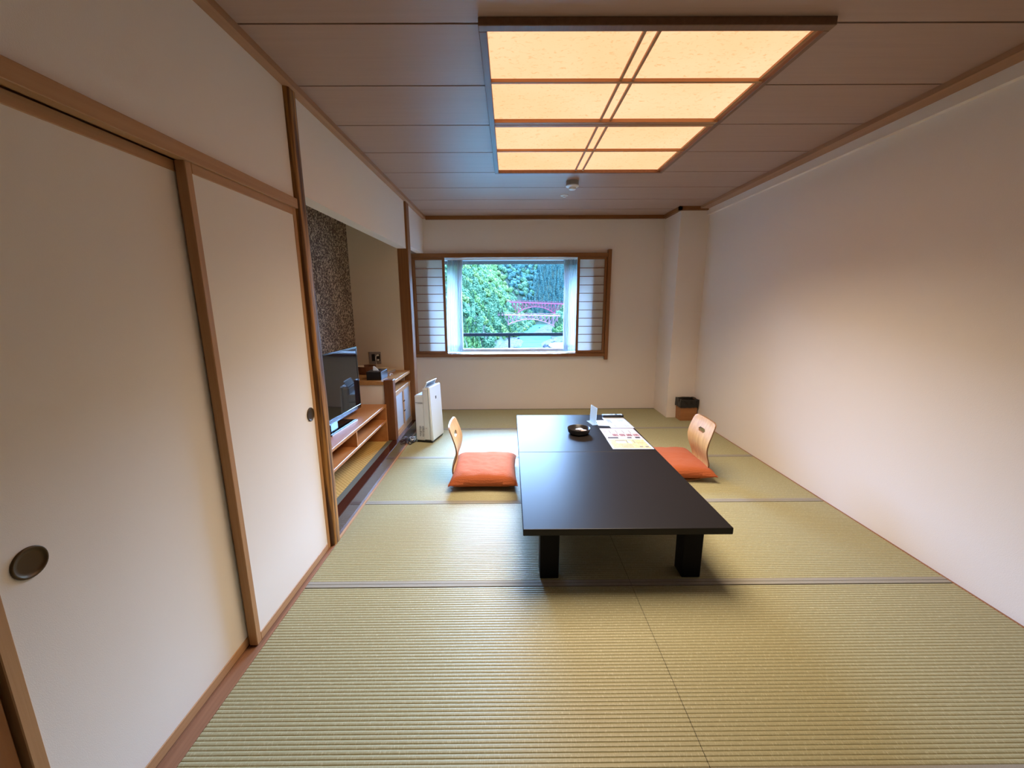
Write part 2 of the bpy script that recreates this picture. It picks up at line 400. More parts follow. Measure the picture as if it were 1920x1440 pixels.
# ---------- crown trims
crown = wood('crown_wood', L(.44, .235, .125), L(.36, .185, .09), 'y', .5)
struct('trim_1', B(XK, -.996, Y0, D, 2.352, H), crown, 'light wooden crown trim along the left wall', 'trim')
struct('trim_2', B(2.069, 2.162, Y0, 4.65, 2.353, H), crown, 'light wooden crown trim along the right wall', 'trim')
struct('trim_3', B(-.996, 1.84, D - .035, D, 2.340, H), mid_wood('x'), 'brown crown trim on the window wall', 'trim')
t4 = MB(); t4.box(1.842, 1.877, 4.655, D, 2.340, H); t4.box(1.842, 2.162, 4.655, 4.69, 2.340, H)
struct('trim_4', t4, mid_wood('y'), 'brown crown trim wrapping the corner column', 'trim')

# ---------- pillars
pm = MB(); N = 40
def pil(u, v):
    # rounded, slightly wandering natural pillar
    z = v * 2.352; a = u * 2 * PI
    cx = -1.066 + .004 * math.sin(z * 2.3); cy_ = 2.143 + .004 * math.sin(z * 1.7 + 1)
    e = 5.0; c_, s_ = math.cos(a), math.sin(a)
    r_ = (abs(c_) ** e + abs(s_) ** e) ** (-1 / e)
    k = 1 + .025 * noise.noise(Vector((c_ * 2, s_ * 2, z * 3)))
    return (cx + .053 * r_ * c_ * k, cy_ + .043 * r_ * s_ * k, z)
pm.grid(33, 40, pil)
o = struct('trim_5', pm, M['pillar'], 'strongly grained natural wood pillar between doors and alcove', 'pillar', smooth=True)
struct('trim_6', B(-1.13, -1.02, 4.26, 4.376, -.02, 2.352, .004), mid_wood('z'), 'square brown pillar beyond the alcove', 'pillar')
struct('trim_7', B(-1.16, -1.085, .665, .716, 0, 1.822, .003), mid_wood('z'), 'brown door jamb at the near end of the sliding doors', 'trim')
struct('trim_17', B(-1.16, -1.13, Y0, .665, 0, 1.822), M['tan_wall'], 'dim panel left of the near sliding door', 'trim')
struct('trim_8', B(-1.112, -1.046, 2.098, 2.112, 0, 1.822, .001), light_wood('z'), 'light jamb strip beside the grained pillar', 'trim')
# lintel (kamoi) and threshold (shikii) of the sliding doors
km = MB(); km.box(-1.062, -1.026, Y0, 2.165, 1.821, 1.867, .002); km.box(-1.16, -1.062, Y0, 2.11, 1.835, 1.872)
struct('trim_9', km, light_wood('y'), 'light wooden lintel over the sliding doors', 'trim')
sk = MB(); sk.box(-1.030, -1.022, Y0, 2.11, -.022, -.001); sk.box(-1.022, XL, Y0, 2.11, -.022, .001); sk.box(-1.070, -1.030, Y0, 2.11, -.022, -.003); sk.box(-1.0725, -1.070, Y0, 2.11, -.022, .0005); sk.box(-1.17, -1.0725, Y0, 2.11, -.022, -.003)
struct('trim_10', sk, wood('threshold', L(.33, .16, .085), L(.22, .10, .05), 'y', .5), 'grooved reddish wooden threshold under the sliding doors', 'trim')

# ---------- sliding doors (fusuma)
def fusuma(name, x, y0, y1, hy, hz, label):
    d = thing(name, label, 'sliding door', (x, (y0 + y1) / 2, 0), kind='structure')
    zt = 1.822; st = .028
    build('panel', B(x - .022, x - .003, y0 + st, y1 - st, .040, zt - .03), M['paper_door'], d)
    for a in (y0, y1 - st): build('stile', B(x - .034, x, a, a + st, .002, zt, .002), light_wood('z'), d)
    build('top_rail', B(x - .034, x, y0 + st, y1 - st, zt - .034, zt, .002), light_wood('y'), d)
    build('bottom_rail', B(x - .034, x, y0 + st, y1 - st, .002, .040, .002), light_wood('y'), d)
    hb = MB(); n = 36
    prof = [(.0, -.0008), (.022, -.0006), (.0295, .0002), (.031, .0030), (.0345, .0034), (.036, .0015), (.036, -.003)]
    hb.lathe(prof, (0, 0, 0), n)
    bmesh.ops.transform(hb.bm, matrix=Matrix.Translation((x - .0015, hy, hz)) @ Matrix.Rotation(PI / 2, 4, 'Y'), verts=hb.bm.verts[:])
    build('pull', hb, M['brass'], d, smooth=True)['label'] = 'round recessed dark brass finger pull'
fusuma('door_2', -1.036, 1.412, 2.098, 2.033, .805, 'far cream sliding door beside the grained pillar')
fusuma('door_1', -1.0735, .724, 1.45, .812, .806, 'near cream sliding door with the large dark pull')

# ---------- ceiling lamp
lx0, lx1, ly0, ly1, zb = -.109, 1.196, 1.692, 3.425, 2.352
lamp = thing('ceiling_lamp', 'large glowing paper ceiling lamp in a wooden lattice frame', 'lamp', ((lx0 + lx1) / 2, (ly0 + ly1) / 2, H))
fw = .036
shaded_wood = wood('lamp_frame_wood', L(.23, .12, .065), L(.18, .09, .045), 'y', .42)  # darkened: shade on the frame's front face put into the wood colour
build('frame_board', B(lx0, lx1, ly0, ly0 + fw, zb, H, .002), shaded_wood, lamp)
build('frame_board', B(lx0, lx1, ly1 - fw * .6, ly1, zb, H, .002), shaded_wood, lamp)
build('frame_board', B(lx0, lx0 + fw * .85, ly0 + fw, ly1 - fw * .6, zb, H, .002), shaded_wood, lamp)
build('frame_board', B(lx1 - fw * .6, lx1, ly0 + fw, ly1 - fw * .6, zb, H, .002), shaded_wood, lamp)
ix0, ix1, iy0, iy1 = lx0 + fw * .85, lx1 - fw * .6, ly0 + fw, ly1 - fw * .6
build('inner_strip', B(ix1 - .022, ix1 - .008, iy0, iy1, 2.366, H - .002), light_wood('y'), lamp)
zp = 2.376
ymid = 2.545
xa, xb = .516, .572
ybars = [2.105, ymid, 2.975]
ys_ = [iy0] + ybars + [iy1]; xs_ = [ix0, xa, xb, ix1]
for i in range(4):
    for j in range(3):
        build('paper_panel', B(xs_[j], xs_[j + 1], ys_[i], ys_[i + 1], zp, H - .0005), M['lamp'], lamp)
for y in (2.105, 2.975): build('cross_bar', B(ix0, ix1, y - .008, y + .008, 2.361, zp + .001, .001), light_wood('x'), lamp)
for y in (ymid - .017, ymid + .017): build('cross_bar', B(ix0, ix1, y - .014, y + .014, 2.357, zp + .001, .001), light_wood('x'), lamp)
for x in (xa, xb): build('long_bar', B(x - .006, x + .006, iy0, iy1, 2.365, zp + .001, .001), light_wood('y'), lamp)
ld = bpy.data.lights.new('lamp_tubes', 'AREA'); ld.shape = 'RECTANGLE'; ld.size = ix1 - ix0 - .06; ld.size_y = iy1 - iy0 - .06
ld.energy = LAMP_W; ld.color = (1.0, .83, .615); ld.spread = math.radians(118)
lo = bpy.data.objects.new('lamp_tubes', ld); C.objects.link(lo); lo.location = ((ix0 + ix1) / 2, (iy0 + iy1) / 2, 2.355)

# ---------- detectors on the ceiling
sdt = thing('smoke_detector', 'round white smoke detector on the ceiling behind the lamp', 'detector', (.541, 3.72, H))
build('base', MB().lathe([(0, 0), (.052, 0), (.052, -.038), (.049, -.042)], (.541, 3.72, H), 32), M['plastic_g'], sdt, smooth=False)
autosmooth(build('cover', MB().lathe([(.056, -.036), (.056, -.044), (.040, -.052), (.030, -.052), (.030, -.066), (.024, -.070), (0, -.071)], (.541, 3.72, H), 32), M['plastic_w'], sdt))
sp = thing('ceiling_sensor', 'small flat white sensor disc nearer the window', 'sensor', (.533, 4.185, H))
autosmooth(build('plate', MB().lathe([(0, 0), (.038, 0), (.036, -.006), (.016, -.010), (.016, -.018), (0, -.020)], (.533, 4.185, H), 28), M['plastic_w'], sp))

# ---------- window: frame, sill, sash, glass
win = thing('window_1', 'wood framed window with white sash looking onto the valley', 'window', (0.01, D, .72), kind='structure')
build('head_frame', B(-1.2, 1.192, D - .046, D, 1.902, 1.952, .002), mid_wood('x'), win)
build('sill_frame', B(-1.2, 1.192, D - .050, D, .692, .732, .002), mid_wood('x'), win)
build('jamb', B(1.192, 1.236, D - .055, D, .65, 1.990, .003), mid_wood('z'), win)
build('jamb', B(-1.215, -1.180, D - .046, D, .692, 1.952, .003), mid_wood('z'), win)
ln = MB()
build('sill_board', B(OX0, OX1, D, D + .20, .722, .738), M['white_paint'], win)
sh = MB(); gy = D + .165
sh.box(OX0, OX1, gy, gy + .05, 1.888, OZ1); sh.box(OX0, OX1, gy, gy + .05, .738, .772)
build('sash_rail', sh, M['white_paint'], win)
for x in (-.665, .70, OX0, OX1 - .05): build('sash_stile', B(x, x + .05, gy + .005, gy + .045, .772, 1.888), M['white_paint'], win)
for a, b_ in ((OX0 + .05, -.665), (-.615, .70), (.75, OX1 - .05)): build('glass_pane', B(a, b_, gy + .022, gy + .026, .772, 1.888), M['glass'], win)
build('curtain_track', B(-.86, .86, D + .08, D + .10, 1.885, 1.900), M['white_paint'], win)

# shoji screens standing slid to both sides
def shoji(x0, x1, label):
    y0, y1 = D - .032, D - .006; z0, z1 = .733, 1.901
    s = thing('shoji_screen', label, 'shoji screen', ((x0 + x1) / 2, y0, z0), 'shoji screens of the window')
    for a in (x0, x1 - .030): build('stile', B(a, a + .030, y0, y1, z0, z1, .0015), mid_wood('z'), s)
    build('rail', B(x0 + .03, x1 - .03, y0, y1, z1 - .024, z1, .0015), mid_wood('x'), s)
    build('rail', B(x0 + .03, x1 - .03, y0, y1, z0, z0 + .034, .0015), mid_wood('x'), s)
    za, zc = z0 + .034, z1 - .024
    for k in range(1, 11):
        z = za + (zc - za) * k / 11
        build('muntin', B(x0 + .03, x1 - .03, y0 + .004, y1 - .008, z - .0036, z + .0036), mid_wood('x'), s)
    build('paper', B(x0 + .028, x1 - .028, y1 - .0075, y1 - .0065, za - .002, zc + .002), M['shoji'], s)
shoji(-1.180, -.790, 'left paper screen, slid open beside the rear pillar')
shoji(.828, 1.190, 'right paper screen, slid open against the tall jamb')

# curtains
def curtain(x0, x1, x0t, x1t, nf, label, seed):
    rnd = random.Random(seed); ph = rnd.random() * 6
    z0, z1 = .752, 1.885
    def f(u, v):
        a = x0 + (x1 - x0) * u; b = x0t + (x1t - x0t) * u
        x = a + (b - a) * v ** 1.5
        return (x + .006 * math.sin(u * 9 + v * 4), D + .088 + .020 * math.sin(u * nf * 2 * PI + ph + .6 * math.sin(v * 3)) * (1 - .25 * v), z0 + (z1 - z0) * v)
    o = build('curtain', MB().grid(nf * 12, 24, f), M['sheer'], smooth=True)
    tag(o, label, 'curtain', 'sheer curtains of the window')
    hem = MB().grid(nf * 12, 3, lambda u, v: (lambda p: (p[0], p[1] - .0015, p[2]))(f(u, v * .07)))
    build('hem', hem, M['sheer'], o, smooth=True)
    hd = MB().grid(nf * 12, 3, lambda u, v: (lambda p: (p[0], p[1] - .0015, p[2]))(f(u, .94 + v * .06)))
    build('header', hd, M['sheer'], o, smooth=True)
curtain(-.825, -.615, -.770, -.585, 6, 'white sheer curtain gathered at the left of the window', 3)
curtain(.695, .855, .680, .850, 5, 'white sheer curtain gathered at the right of the window', 8)

# ---------- balcony
struct('floor_balcony', B(-4, 4, D + .2, 6.45, -.15, 0.10), M['concrete'], 'balcony floor outside the window', 'floor')
struct('ceiling_balcony', B(-4, 4, D + .23, 5.80, 1.884, 2.3), M['eave'], 'brown balcony soffit above the window', 'eave')
rl = thing('balcony_railing', 'dark metal balcony railing outside the window', 'railing', (0, 6.28, .1))
build('handrail', B(-4, 4, 6.25, 6.31, .858, .905, .004), M['rail'], rl)
for x in (-2.0, -.012, 2.0): build('post', B(x - .015, x + .015, 6.265, 6.295, .1, .86), M['rail'], rl)
build('bottom_rail', B(-4, 4, 6.26, 6.30, .50, .54, .003), M['rail'], rl)

# ---------- alcove: raised sill, mat
struct('trim_11', B(-1.10, -1.03, 2.185, 4.262, -.02, .116, .004, 2), M['black_lacquer'], 'glossy dark red-brown lacquered sill of the alcove', 'trim')
struct('trim_12', B(-1.03, XL, 2.11, 4.9, -.022, .003), light_wood('y'), 'thin pinkish wooden strip between tatami and alcove sill', 'trim')
struct('trim_13', B(-1.235, -1.03, 4.376, D, -.02, .002), mid_wood('y'), 'wooden floor of the bay beyond the rear pillar', 'trim')
am = thing('floor_alcove', 'golden woven rush mat on the raised alcove floor', 'mat', (-1.35, 3.2, .05), kind='structure')
gold = tatami_mat('golden_rush', L(.62, .40, .13), L(.50, .31, .09), L(.70, .50, .20))
b_ = MB(); nx = 30; ny = 90
for i in range(nx):
    for j in range(ny):
        x0 = -1.62 + i * .0158; y0 = 2.19 + j * .01573
        if j % 2: x0 += .0
        b_.box(x0 + .0006, x0 + .0152, y0 + .0006, y0 + .0151, .098, .111 - (.0012 if (i + j) % 2 else 0))
build('rush_weave', b_, gold, am)['kind'] = 'stuff'
build('border', B(-1.146, -1.10, 2.187, 3.605, .05, .112, .001), M['mat_edge'], am)
build('base', B(-1.62, -1.10, 2.187, 4.25, .0, .098), M['joint'], am)

# ---------- TV stand
ts = thing('tv_stand', 'low orange-brown open shelf unit inside the alcove', 'TV stand', (-1.35, 3.0, .111))
xf, xb_, ya_, yb_ = -1.135, -1.60, 2.25, 3.598
build('top_board', B(xb_, xf, ya_, yb_, .438, .462, .002), M['laminate'], ts)
build('middle_shelf', B(xb_, xf - .002, ya_ + .02, yb_ - .02, .298, .320, .002), M['laminate'], ts)
build('divider', B(xb_, xf - .006, 2.868, 2.886, .320, .438, .001), M['laminate'], ts)
for y in (ya_, yb_ - .02): build('side_panel', B(xb_, xf - .002, y, y + .02, .111, .438, .001), M['laminate'], ts)
build('back_panel', B(xb_, xb_ + .01, ya_ + .02, yb_ - .02, .111, .438), M['laminate'], ts)

# ---------- TV
tv = thing('television', 'black glossy flat television on the low shelf unit', 'television', (-1.30, 2.89, .462))
ang = math.radians(-4.0)
TR = Matrix.Translation((-1.298, 2.89, 0)) @ Matrix.Rotation(ang, 4, 'Z')
tw, tz0, tz1 = .44, .505, 1.022
build('casing', B(-.045, -.006, -tw + .01, tw - .01, tz0 + .01, tz1 - .008, .008, 2, rot=TR), M['tvframe'], tv)
fr = MB()
for a in ((-.008, .004, -tw, tw, tz1 - .014, tz1), (-.008, .004, -tw, tw, tz0, tz0 + .032), (-.008, .004, -tw, -tw + .014, tz0 + .032, tz1 - .014), (-.008, .004, tw - .014, tw, tz0 + .032, tz1 - .014)):
    fr.box(*a, bev=.0015, rot=TR)
build('bezel', fr, M['tvframe'], tv)
build('screen', B(-.006, .001, -tw + .013, tw - .013, tz0 + .031, tz1 - .013, rot=TR), M['tvblack'], tv)
build('neck', B(-.035, -.010, -.05, .05, .47, .53, rot=TR), M['tvframe'], tv)
build('stand_base', B(-.11, .075, -.20, .20, .462, .472, .004, 2, rot=TR), M['tvblack'], tv)
build('silver_trim', B(.0745, .0775, -.20, .20, .4625, .471, rot=TR), M['silver'], tv)

# ---------- built-in cabinet
cb = thing('cabinet', 'built-in wooden cabinet with paper doors beside the rear pillar', 'cabinet', (-1.3, 3.9, .111))
build('corner_post', B(-1.150, -1.064, 3.602, 3.675, .112, .684, .004), wood('shaded_post', L(.19, .068, .022), L(.13, .042, .012), 'z', .42), cb)  # post's shaded front put into its own darker wood colour
build('counter_top', B(-1.615, -1.066, 3.606, 4.248, .638, .670, .002), wood('counter', L(.52, .27, .10), L(.42, .20, .065), 'y', .35), cb)
build('side_panel', B(-1.615, -1.150, 3.615, 3.64, .112, .638), M['plaster'], cb)
build('lower_shelf', B(-1.612, -1.068, 3.64, 4.25, .535, .556, .002), wood('shelf2', L(.52, .27, .10), L(.42, .20, .065), 'y', .4), cb)
build('niche_back', B(-1.615, -1.60, 3.64, 4.248, .112, .638), M['tan_wall'], cb)
build('plinth', B(-1.10, -1.070, 3.676, 4.25, .116, .150), light_wood('y'), cb)
for k, (a, b2) in enumerate(((3.680, 3.965), (3.967, 4.250))):
    dr = build('door', B(-1.092, -1.078, a + .022, b2 - .022, .172, .512), M['white_paper'], cb)
    for q in ((a, a + .024, .150, .534), (b2 - .024, b2, .150, .534)): build('stile', B(-1.094, -1.072, q[0], q[1], q[2], q[3], .001), light_wood('z'), dr)
    for q in ((.150, .176), (.508, .534)): build('rail', B(-1.094, -1.073, a + .024, b2 - .024, q[0], q[1], .001), light_wood('y'), dr)
    yk = b2 - .012 if k == 0 else a + .012
    for zz in (.40, .30): build('pull', MB().lathe([(0, .010), (.006, .008), (.008, 0), (.0, 0)], (-1.071, yk, zz), 12), M['brass'], dr)

# ---------- things on the counter
tb = thing('tissue_box', 'black box of tissues on the cabinet counter', 'tissue box', (-1.256, 3.77, .670))
TB = Matrix.Translation((-1.256, 3.77, 0)) @ Matrix.Rotation(math.radians(-1), 4, 'Z')
build('box', B(-.068, .068, -.095, .095, .670, .748, .003, 2, rot=TB), M['tissue_black'], tb)
build('slot', B(-.02, .02, -.06, .06, .7475, .7488, rot=TB), M['joint'], tb)
tsu = MB(); tsu.prism([(-.026, -.03, .749), (.026, -.025, .749), (.010, -.012, .762), (-.018, -.018, .790), (-.028, -.022, .786)], (0, .004, .002))
bmesh.ops.transform(tsu.bm, matrix=TB, verts=tsu.bm.verts[:])
build('tissue', tsu, M['tissue'], tb)
bk = thing('basket', 'small round dark brown basket behind the tissue box', 'basket', (-1.447, 4.04, .670))
o = build('bowl', MB().lathe([(0, .004), (.066, .004), (.074, .02), (.086, .080), (.090, .080), (.090, .074), (.079, .02), (.072, 0), (0, 0)], (-1.447, 4.04, .670), 32), M['basket'], bk); autosmooth(o)
o = tag(build('amenity_card', B(-.035, .035, -.0012, .0012, 0, .075, rot=Matrix.Translation((-1.49, 4.01, .688)) @ Matrix.Rotation(math.radians(35), 4, 'Z') @ Matrix.Rotation(math.radians(-28), 4, 'X')), M['beige']), 'cream card standing in the small brown basket', 'card')
build('printed_mark', B(-.016, .016, -.0023, -.0012, .045, .055, rot=Matrix.Translation((-1.49, 4.01, .688)) @ Matrix.Rotation(math.radians(35), 4, 'Z') @ Matrix.Rotation(math.radians(-28), 4, 'X')), M['ink_grey'], o)
mb_ = thing('menu_board', 'thin beige board with white papers on the counter', 'board', (-1.28, 4.1, .670))
MBm = Matrix.Translation((-1.285, 4.12, 0)) @ Matrix.Rotation(math.radians(-12), 4, 'Z')
build('board', B(-.075, .075, -.09, .09, .692, .697, .001, rot=MBm), M['beige'], mb_)
build('paper_stack', B(-.07, .07, -.10, .08, .670, .692, .001, rot=MBm), M['white_paper'], mb_)
fan = MB(); pts = [(-.03 * math.cos(a), 0, 0) for a in (0,)]
fan.lathe([(0, .006), (.05, .005), (.062, .002), (.062, 0), (0, 0)], (-1.325, 4.13, .712), 28, 1.15, .8)
fo = tag(build('hand_fan', fan, M['beige']), 'beige rounded fan lying on the board behind the tissues', 'fan')
autosmooth(fo)
build('handle', B(-1.33, -1.32, 4.02, 4.09, .7055, .7115, .001), M['beige'], fo)
build('rest', B(-1.345, -1.305, 4.10, 4.16, .697, .712), M['beige'], fo)
cl = MB().tube([(-1.19 + .01 * math.sin(k), 3.90 + .012 * k, .676 + .004 * math.cos(k * 2)) for k in range(9)], .005, 8)
tag(build('curled_cord', cl, M['plastic_w'], smooth=True), 'short white curled cord beside the tissue box', 'cord')

# outlet
ou = thing('wall_outlet', 'grey-brown double wall outlet above the counter', 'outlet', (-1.424, 4.25, .80))
build('plate', B(-1.488, -1.362, 4.242, 4.25, .738, .866, .003, 2), M['outlet'], ou)
for x in (-1.458, -1.405): build('socket', B(x, x + .034, 4.2405, 4.2425, .768, .842, .001), M['black_pl'], ou)
pc = thing('plug_cord', 'cream plug and cord hanging from the outlet', 'cord', (-1.39, 4.23, .80))
for zz in (.832, .782): build('plug', B(-1.400, -1.380, 4.218, 4.2405, zz - .009, zz + .009, .004, 2), M['cord_w'], pc)
build('cord', MB().tube([(-1.39, 4.221, .832), (-1.40, 4.20, .825), (-1.403, 4.195, .80), (-1.40, 4.197, .76), (-1.396, 4.20, .72), (-1.39, 4.205, .675)], .0035, 8), M['cord_w'], pc, smooth=True)

# ---------- air purifier
ap = thing('air_purifier', 'white floor air purifier standing beside the rear pillar', 'air purifier', (-.84, 3.94, 0))
AP = Matrix.Translation((-.944, 3.865, 0)) @ Matrix.Rotation(math.radians(-13.5), 4, 'Z')   # local x: depth towards the room, y: width
def pbox(b0, b1, top, zt, bev=.012):
    mb = MB(); r = bmesh.ops.create_cube(mb.bm, size=1); vv = r['verts']
    for v in vv:
        zz = v.co.z > 0; q = top if zz else (b0, b1)
        v.co = Vector((q[0] if v.co.x < 0 else q[1], .004 if v.co.y < 0 else .276, zt if zz else .022))
    bmesh.ops.bevel(mb.bm, geom=mb.bm.edges[:], offset=bev, segments=3, affect='EDGES')
    bmesh.ops.transform(mb.bm, matrix=AP, verts=mb.bm.verts[:]); return mb
autosmooth(build('rear_tank', pbox(0, .098, (.0, .098), .482, .008), M['plastic_w'], ap), 40)
autosmooth(build('body', pbox(.080, .158, (.080, .150), .556, .014), M['plastic_w'], ap), 40)
autosmooth(build('front_panel', pbox(.150, .182, (.140, .162), .566, .008), M['plastic_w'], ap), 40)
build('tank_recess', B(.012, .086, .02, .26, .4815, .4835, rot=AP), M['white_paint'], ap)
build('tank_groove', B(.010, .085, .0012, .0042, .405, .412, rot=AP), M['plastic_g'], ap)
build('base', B(.004, .172, .01, .27, .0, .024, .004, rot=AP), M['black_pl'], ap)
build('outlet_grille', B(.090, .146, .03, .25, .555, .560, rot=AP), M['plastic_g'], ap)
FL = AP @ Matrix.Translation((.100, .02, .556)) @ Matrix.Rotation(math.radians(-62), 4, 'Y')
build('louver_flap', B(0, .062, 0, .24, -.004, .004, .002, rot=FL), M['plastic_w'], ap)
build('control_strip', B(.014, .050, .03, .21, -.0062, -.0042, rot=FL), M['black_pl'], ap)
build('emblem', B(.1655, .1675, .128, .152, .425, .455, .0008, rot=AP), M['ink_grey'], ap)
pr = MB(); rnd = random.Random(5)
for k in range(9):
    for j in range(2): pr.box(.040 + j * .030, .040 + j * .030 + .010 + .012 * rnd.random(), .0026, .0036, .165 - k * .0125, .170 - k * .0125, rot=AP)
build('printed_notice', pr, M['ink_grey'], ap)
build('printed_notice', B(.105, .120, .0026, .0036, .150, .1525, rot=AP), M['ink_grey'], ap)

# tangled cords
cr = thing('cord_bundle', 'tangled dark cord bundle on the floor beside the purifier', 'cord', (-.985, 3.87, 0))
rnd = random.Random(11)
def loop(c, r, n, tilt, h):
    return [(c[0] + r * .75 * math.cos(t) + .006 * math.sin(3 * t), c[1] + r * 1.5 * math.sin(t), max(.006, c[2] + h * (1 + math.sin(t + tilt)) + .004 * math.sin(5 * t))) for t in [2 * PI * k / n for k in range(n + 1)]]
for k in range(5):
    build('cord', MB().tube(loop((-.985 + rnd.uniform(-.008, .012), 3.865 + rnd.uniform(-.03, .05), .008), .030 + .006 * rnd.random(), 26, rnd.random() * 6, .008 + .012 * rnd.random()), .0042, 7), M['cord_b'] if k % 3 else M['cord_w'], cr, smooth=True)
build('plug', B(-1.0, -.975, 3.93, 3.965, .012, .03, .004, 2), M['cord_w'], cr)

# ---------- low table
tx0, tx1, ty0, ty1, tz = .056, 1.042, 1.715, 3.665, .33
lt = thing('low_table', 'long black low table in the middle of the tatami', 'table', ((tx0 + tx1) / 2, (ty0 + ty1) / 2, 0))
for a, b2 in ((ty0, 2.7095), (2.7105, ty1)): build('table_top', B(tx0, tx1, a, b2, tz - .034, tz, .004, 3), M['table'], lt)
for x in (tx0 + .085, tx1 - .085 - .10):
    for y in (ty0 + .09, ty1 - .09 - .10):
        mb = MB(); r = bmesh.ops.create_cube(mb.bm, size=1)
        for v in r['verts']:
            k = .047 if v.co.z < 0 else .049
            v.co = Vector((x + .05 + (k if v.co.x > 0 else -k) , y + .05 + (.046 if v.co.y > 0 else -.046), 0 if v.co.z < 0 else tz - .034))
        bmesh.ops.bevel(mb.bm, geom=mb.bm.edges[:], offset=.003, segments=1, affect='EDGES')
        build('leg', mb, M['table_leg'], lt)
for y in (ty0 + .11, ty1 - .15): build('apron', B(tx0 + .18, tx1 - .18, y + .02, y + .045, tz - .075, tz - .034), M['table_leg'], lt)
for x in (tx0 + .12, tx1 - .145): build('apron', B(x, x + .025, ty0 + .18, ty1 - .18, tz - .075, tz - .034), M['table_leg'], lt)

# ---------- things on the table
bw = thing('lacquer_bowl', 'round black bowl on the far end of the table', 'bowl', (.548, 3.112, tz))
autosmooth(build('bowl', MB().lathe([(0, .010), (.064, .010), (.080, .022), (.0865, .048), (.0895, .050), (.0905, .047), (.086, .020), (.072, .003), (.066, 0), (0, 0)], (.548, 3.112, tz), 40), M['tissue_black'], bw), 50)
for k, (x, y, a) in enumerate(((.552, 3.095, 12), (.590, 3.105, -20), (.560, 3.125, 50))):
    s = MB(); T = Matrix.Translation((x, y, tz + .012 + .007 * k)) @ Matrix.Rotation(math.radians(a), 4, 'Z') @ Matrix.Rotation(math.radians(6 * k), 4, 'Y')
    s.grid(9, 6, lambda u, v: T @ Vector(((u - .5) * .075, (v - .5) * .045, .004 + .012 * (1 - (2 * u - 1) ** 4) * (1 - (2 * v - 1) ** 2) + .0018 * math.sin(u * 17 + v * 6))))
    s.grid(9, 6, lambda u, v: T @ Vector(((u - .5) * .075, (.5 - v) * .045, .003)))
    tag(build('wrapped_snack', s, M['pink_paper'], smooth=True), 'pale wrapped snack packet lying in the black bowl', 'snack', 'snack packets in the black bowl')

ac = thing('acrylic_stand', 'small upright clear acrylic sign stand beside the papers', 'sign stand', (.722, 3.40, tz))
T = Matrix.Translation((.720, 3.40, tz)) @ Matrix.Rotation(math.radians(-78), 4, 'Z')
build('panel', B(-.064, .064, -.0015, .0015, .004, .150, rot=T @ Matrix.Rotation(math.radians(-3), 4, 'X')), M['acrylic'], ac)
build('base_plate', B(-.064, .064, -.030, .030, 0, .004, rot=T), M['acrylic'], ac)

RM = Matrix.Translation((.938, 3.585, tz + .0016)) @ Matrix.Rotation(math.radians(1), 4, 'Z')
rmt = thing('remote_control', 'long black remote control at the far end of the table', 'remote control', (.938, 3.585, tz))
build('case', B(-.092, .098, -.024, .024, 0, .021, .004, 2, rot=RM), M['black_pl'], rmt)
for i in range(11):
    for j in range(3):
        if i in (7,): continue
        build('button', B(-.078 + i * .0155, -.078 + i * .0155 + .010, -.016 + j * .0125, -.016 + j * .0125 + .008, .0208, .0232, .001, rot=RM), M['silver'] if (i + j) % 3 else M['plastic_g'], rmt)

def sheet(name, pts, m, label, cat, z=tz + .0008, dz=.0005):
    return tag(build(name, MB().prism([(x, y, z - dz) for x, y in pts], (0, 0, dz)), m), label, cat)
def pr_on(o, q, uvs, m, z):
    """flat print: rectangles given in sheet coordinates (0..1)"""
    a, b_, c, d = [Vector((p[0], p[1])) for p in q]      # far-left, far-right, near-right, near-left
    def at(u, v): return (a + (b_ - a) * u) * (1 - v) + (d + (c - d) * u) * v
    for (u0, v0, u1, v1) in uvs:
        p = [at(u0, v0), at(u1, v0), at(u1, v1), at(u0, v1)]
        build('printed_line' if min(u1 - u0, v1 - v0) < .05 else 'printed_picture', MB().prism([(k.x, k.y, z) for k in p], (0, 0, .00012)), m, o)
q = [(.763, 3.482), (.872, 3.481), (.864, 3.306), (.752, 3.323)]
o = sheet('note_card', q, M['white_paper'], 'small white note card half under the white notice', 'card', tz + .0006)
rnd = random.Random(2)
pr_on(o, q, [(.12 + k * .09, .15, .14 + k * .09, .35 + .4 * rnd.random()) for k in range(5)], M['ink_grey'], tz + .0006)
q = [(.836, 3.560), (1.030, 3.557), (1.040, 3.246), (.845, 3.250)]
o = sheet('notice_sheet', q, M['white_paper'], 'white notice sheet lying in front of the remote control', 'paper', tz + .0014)
pr_on(o, q, [(.10 + .03 * k, .18, .115 + .03 * k, .35 + .3 * rnd.random()) for k in range(6)] + [(.62 + .05 * k, .20, .63 + .05 * k, .45 - .1 * rnd.random()) for k in range(5)] + [(.22 + .05 * k, .72, .235 + .05 * k, .9) for k in range(2)] + [(.66 + .06 * k, .7, .67 + .06 * k, .93) for k in range(4)], M['ink_grey'], tz + .0014)
q = [(.744, 3.241), (1.022, 3.234), (1.030, 2.965), (.741, 2.972)]
o = sheet('pink_leaflet', q, M['pink_paper'], 'pinkish leaflet with small pictures between two other sheets', 'leaflet', tz + .0016)
pr_on(o, q, [(.22 + .19 * k, .20, .232 + .19 * k, .50) for k in range(4)] + [(.06 + .02 * k, .1, .066 + .02 * k, .25 + .3 * rnd.random()) for k in range(5)], M['ink'], tz + .0016)
pr_on(o, q, [(.24 + .19 * k, .54, .24 + .19 * k + .155, .74) for k in range(4)], M['ink_red'], tz + .0016)
pr_on(o, q, [(.06, .83, .34, .94), (.58, .83, .70, .92), (.80, .80, .93, .92)], M['ink'], tz + .0016)
q = [(.740, 2.975), (1.030, 2.970), (1.034, 2.752), (.736, 2.757)]
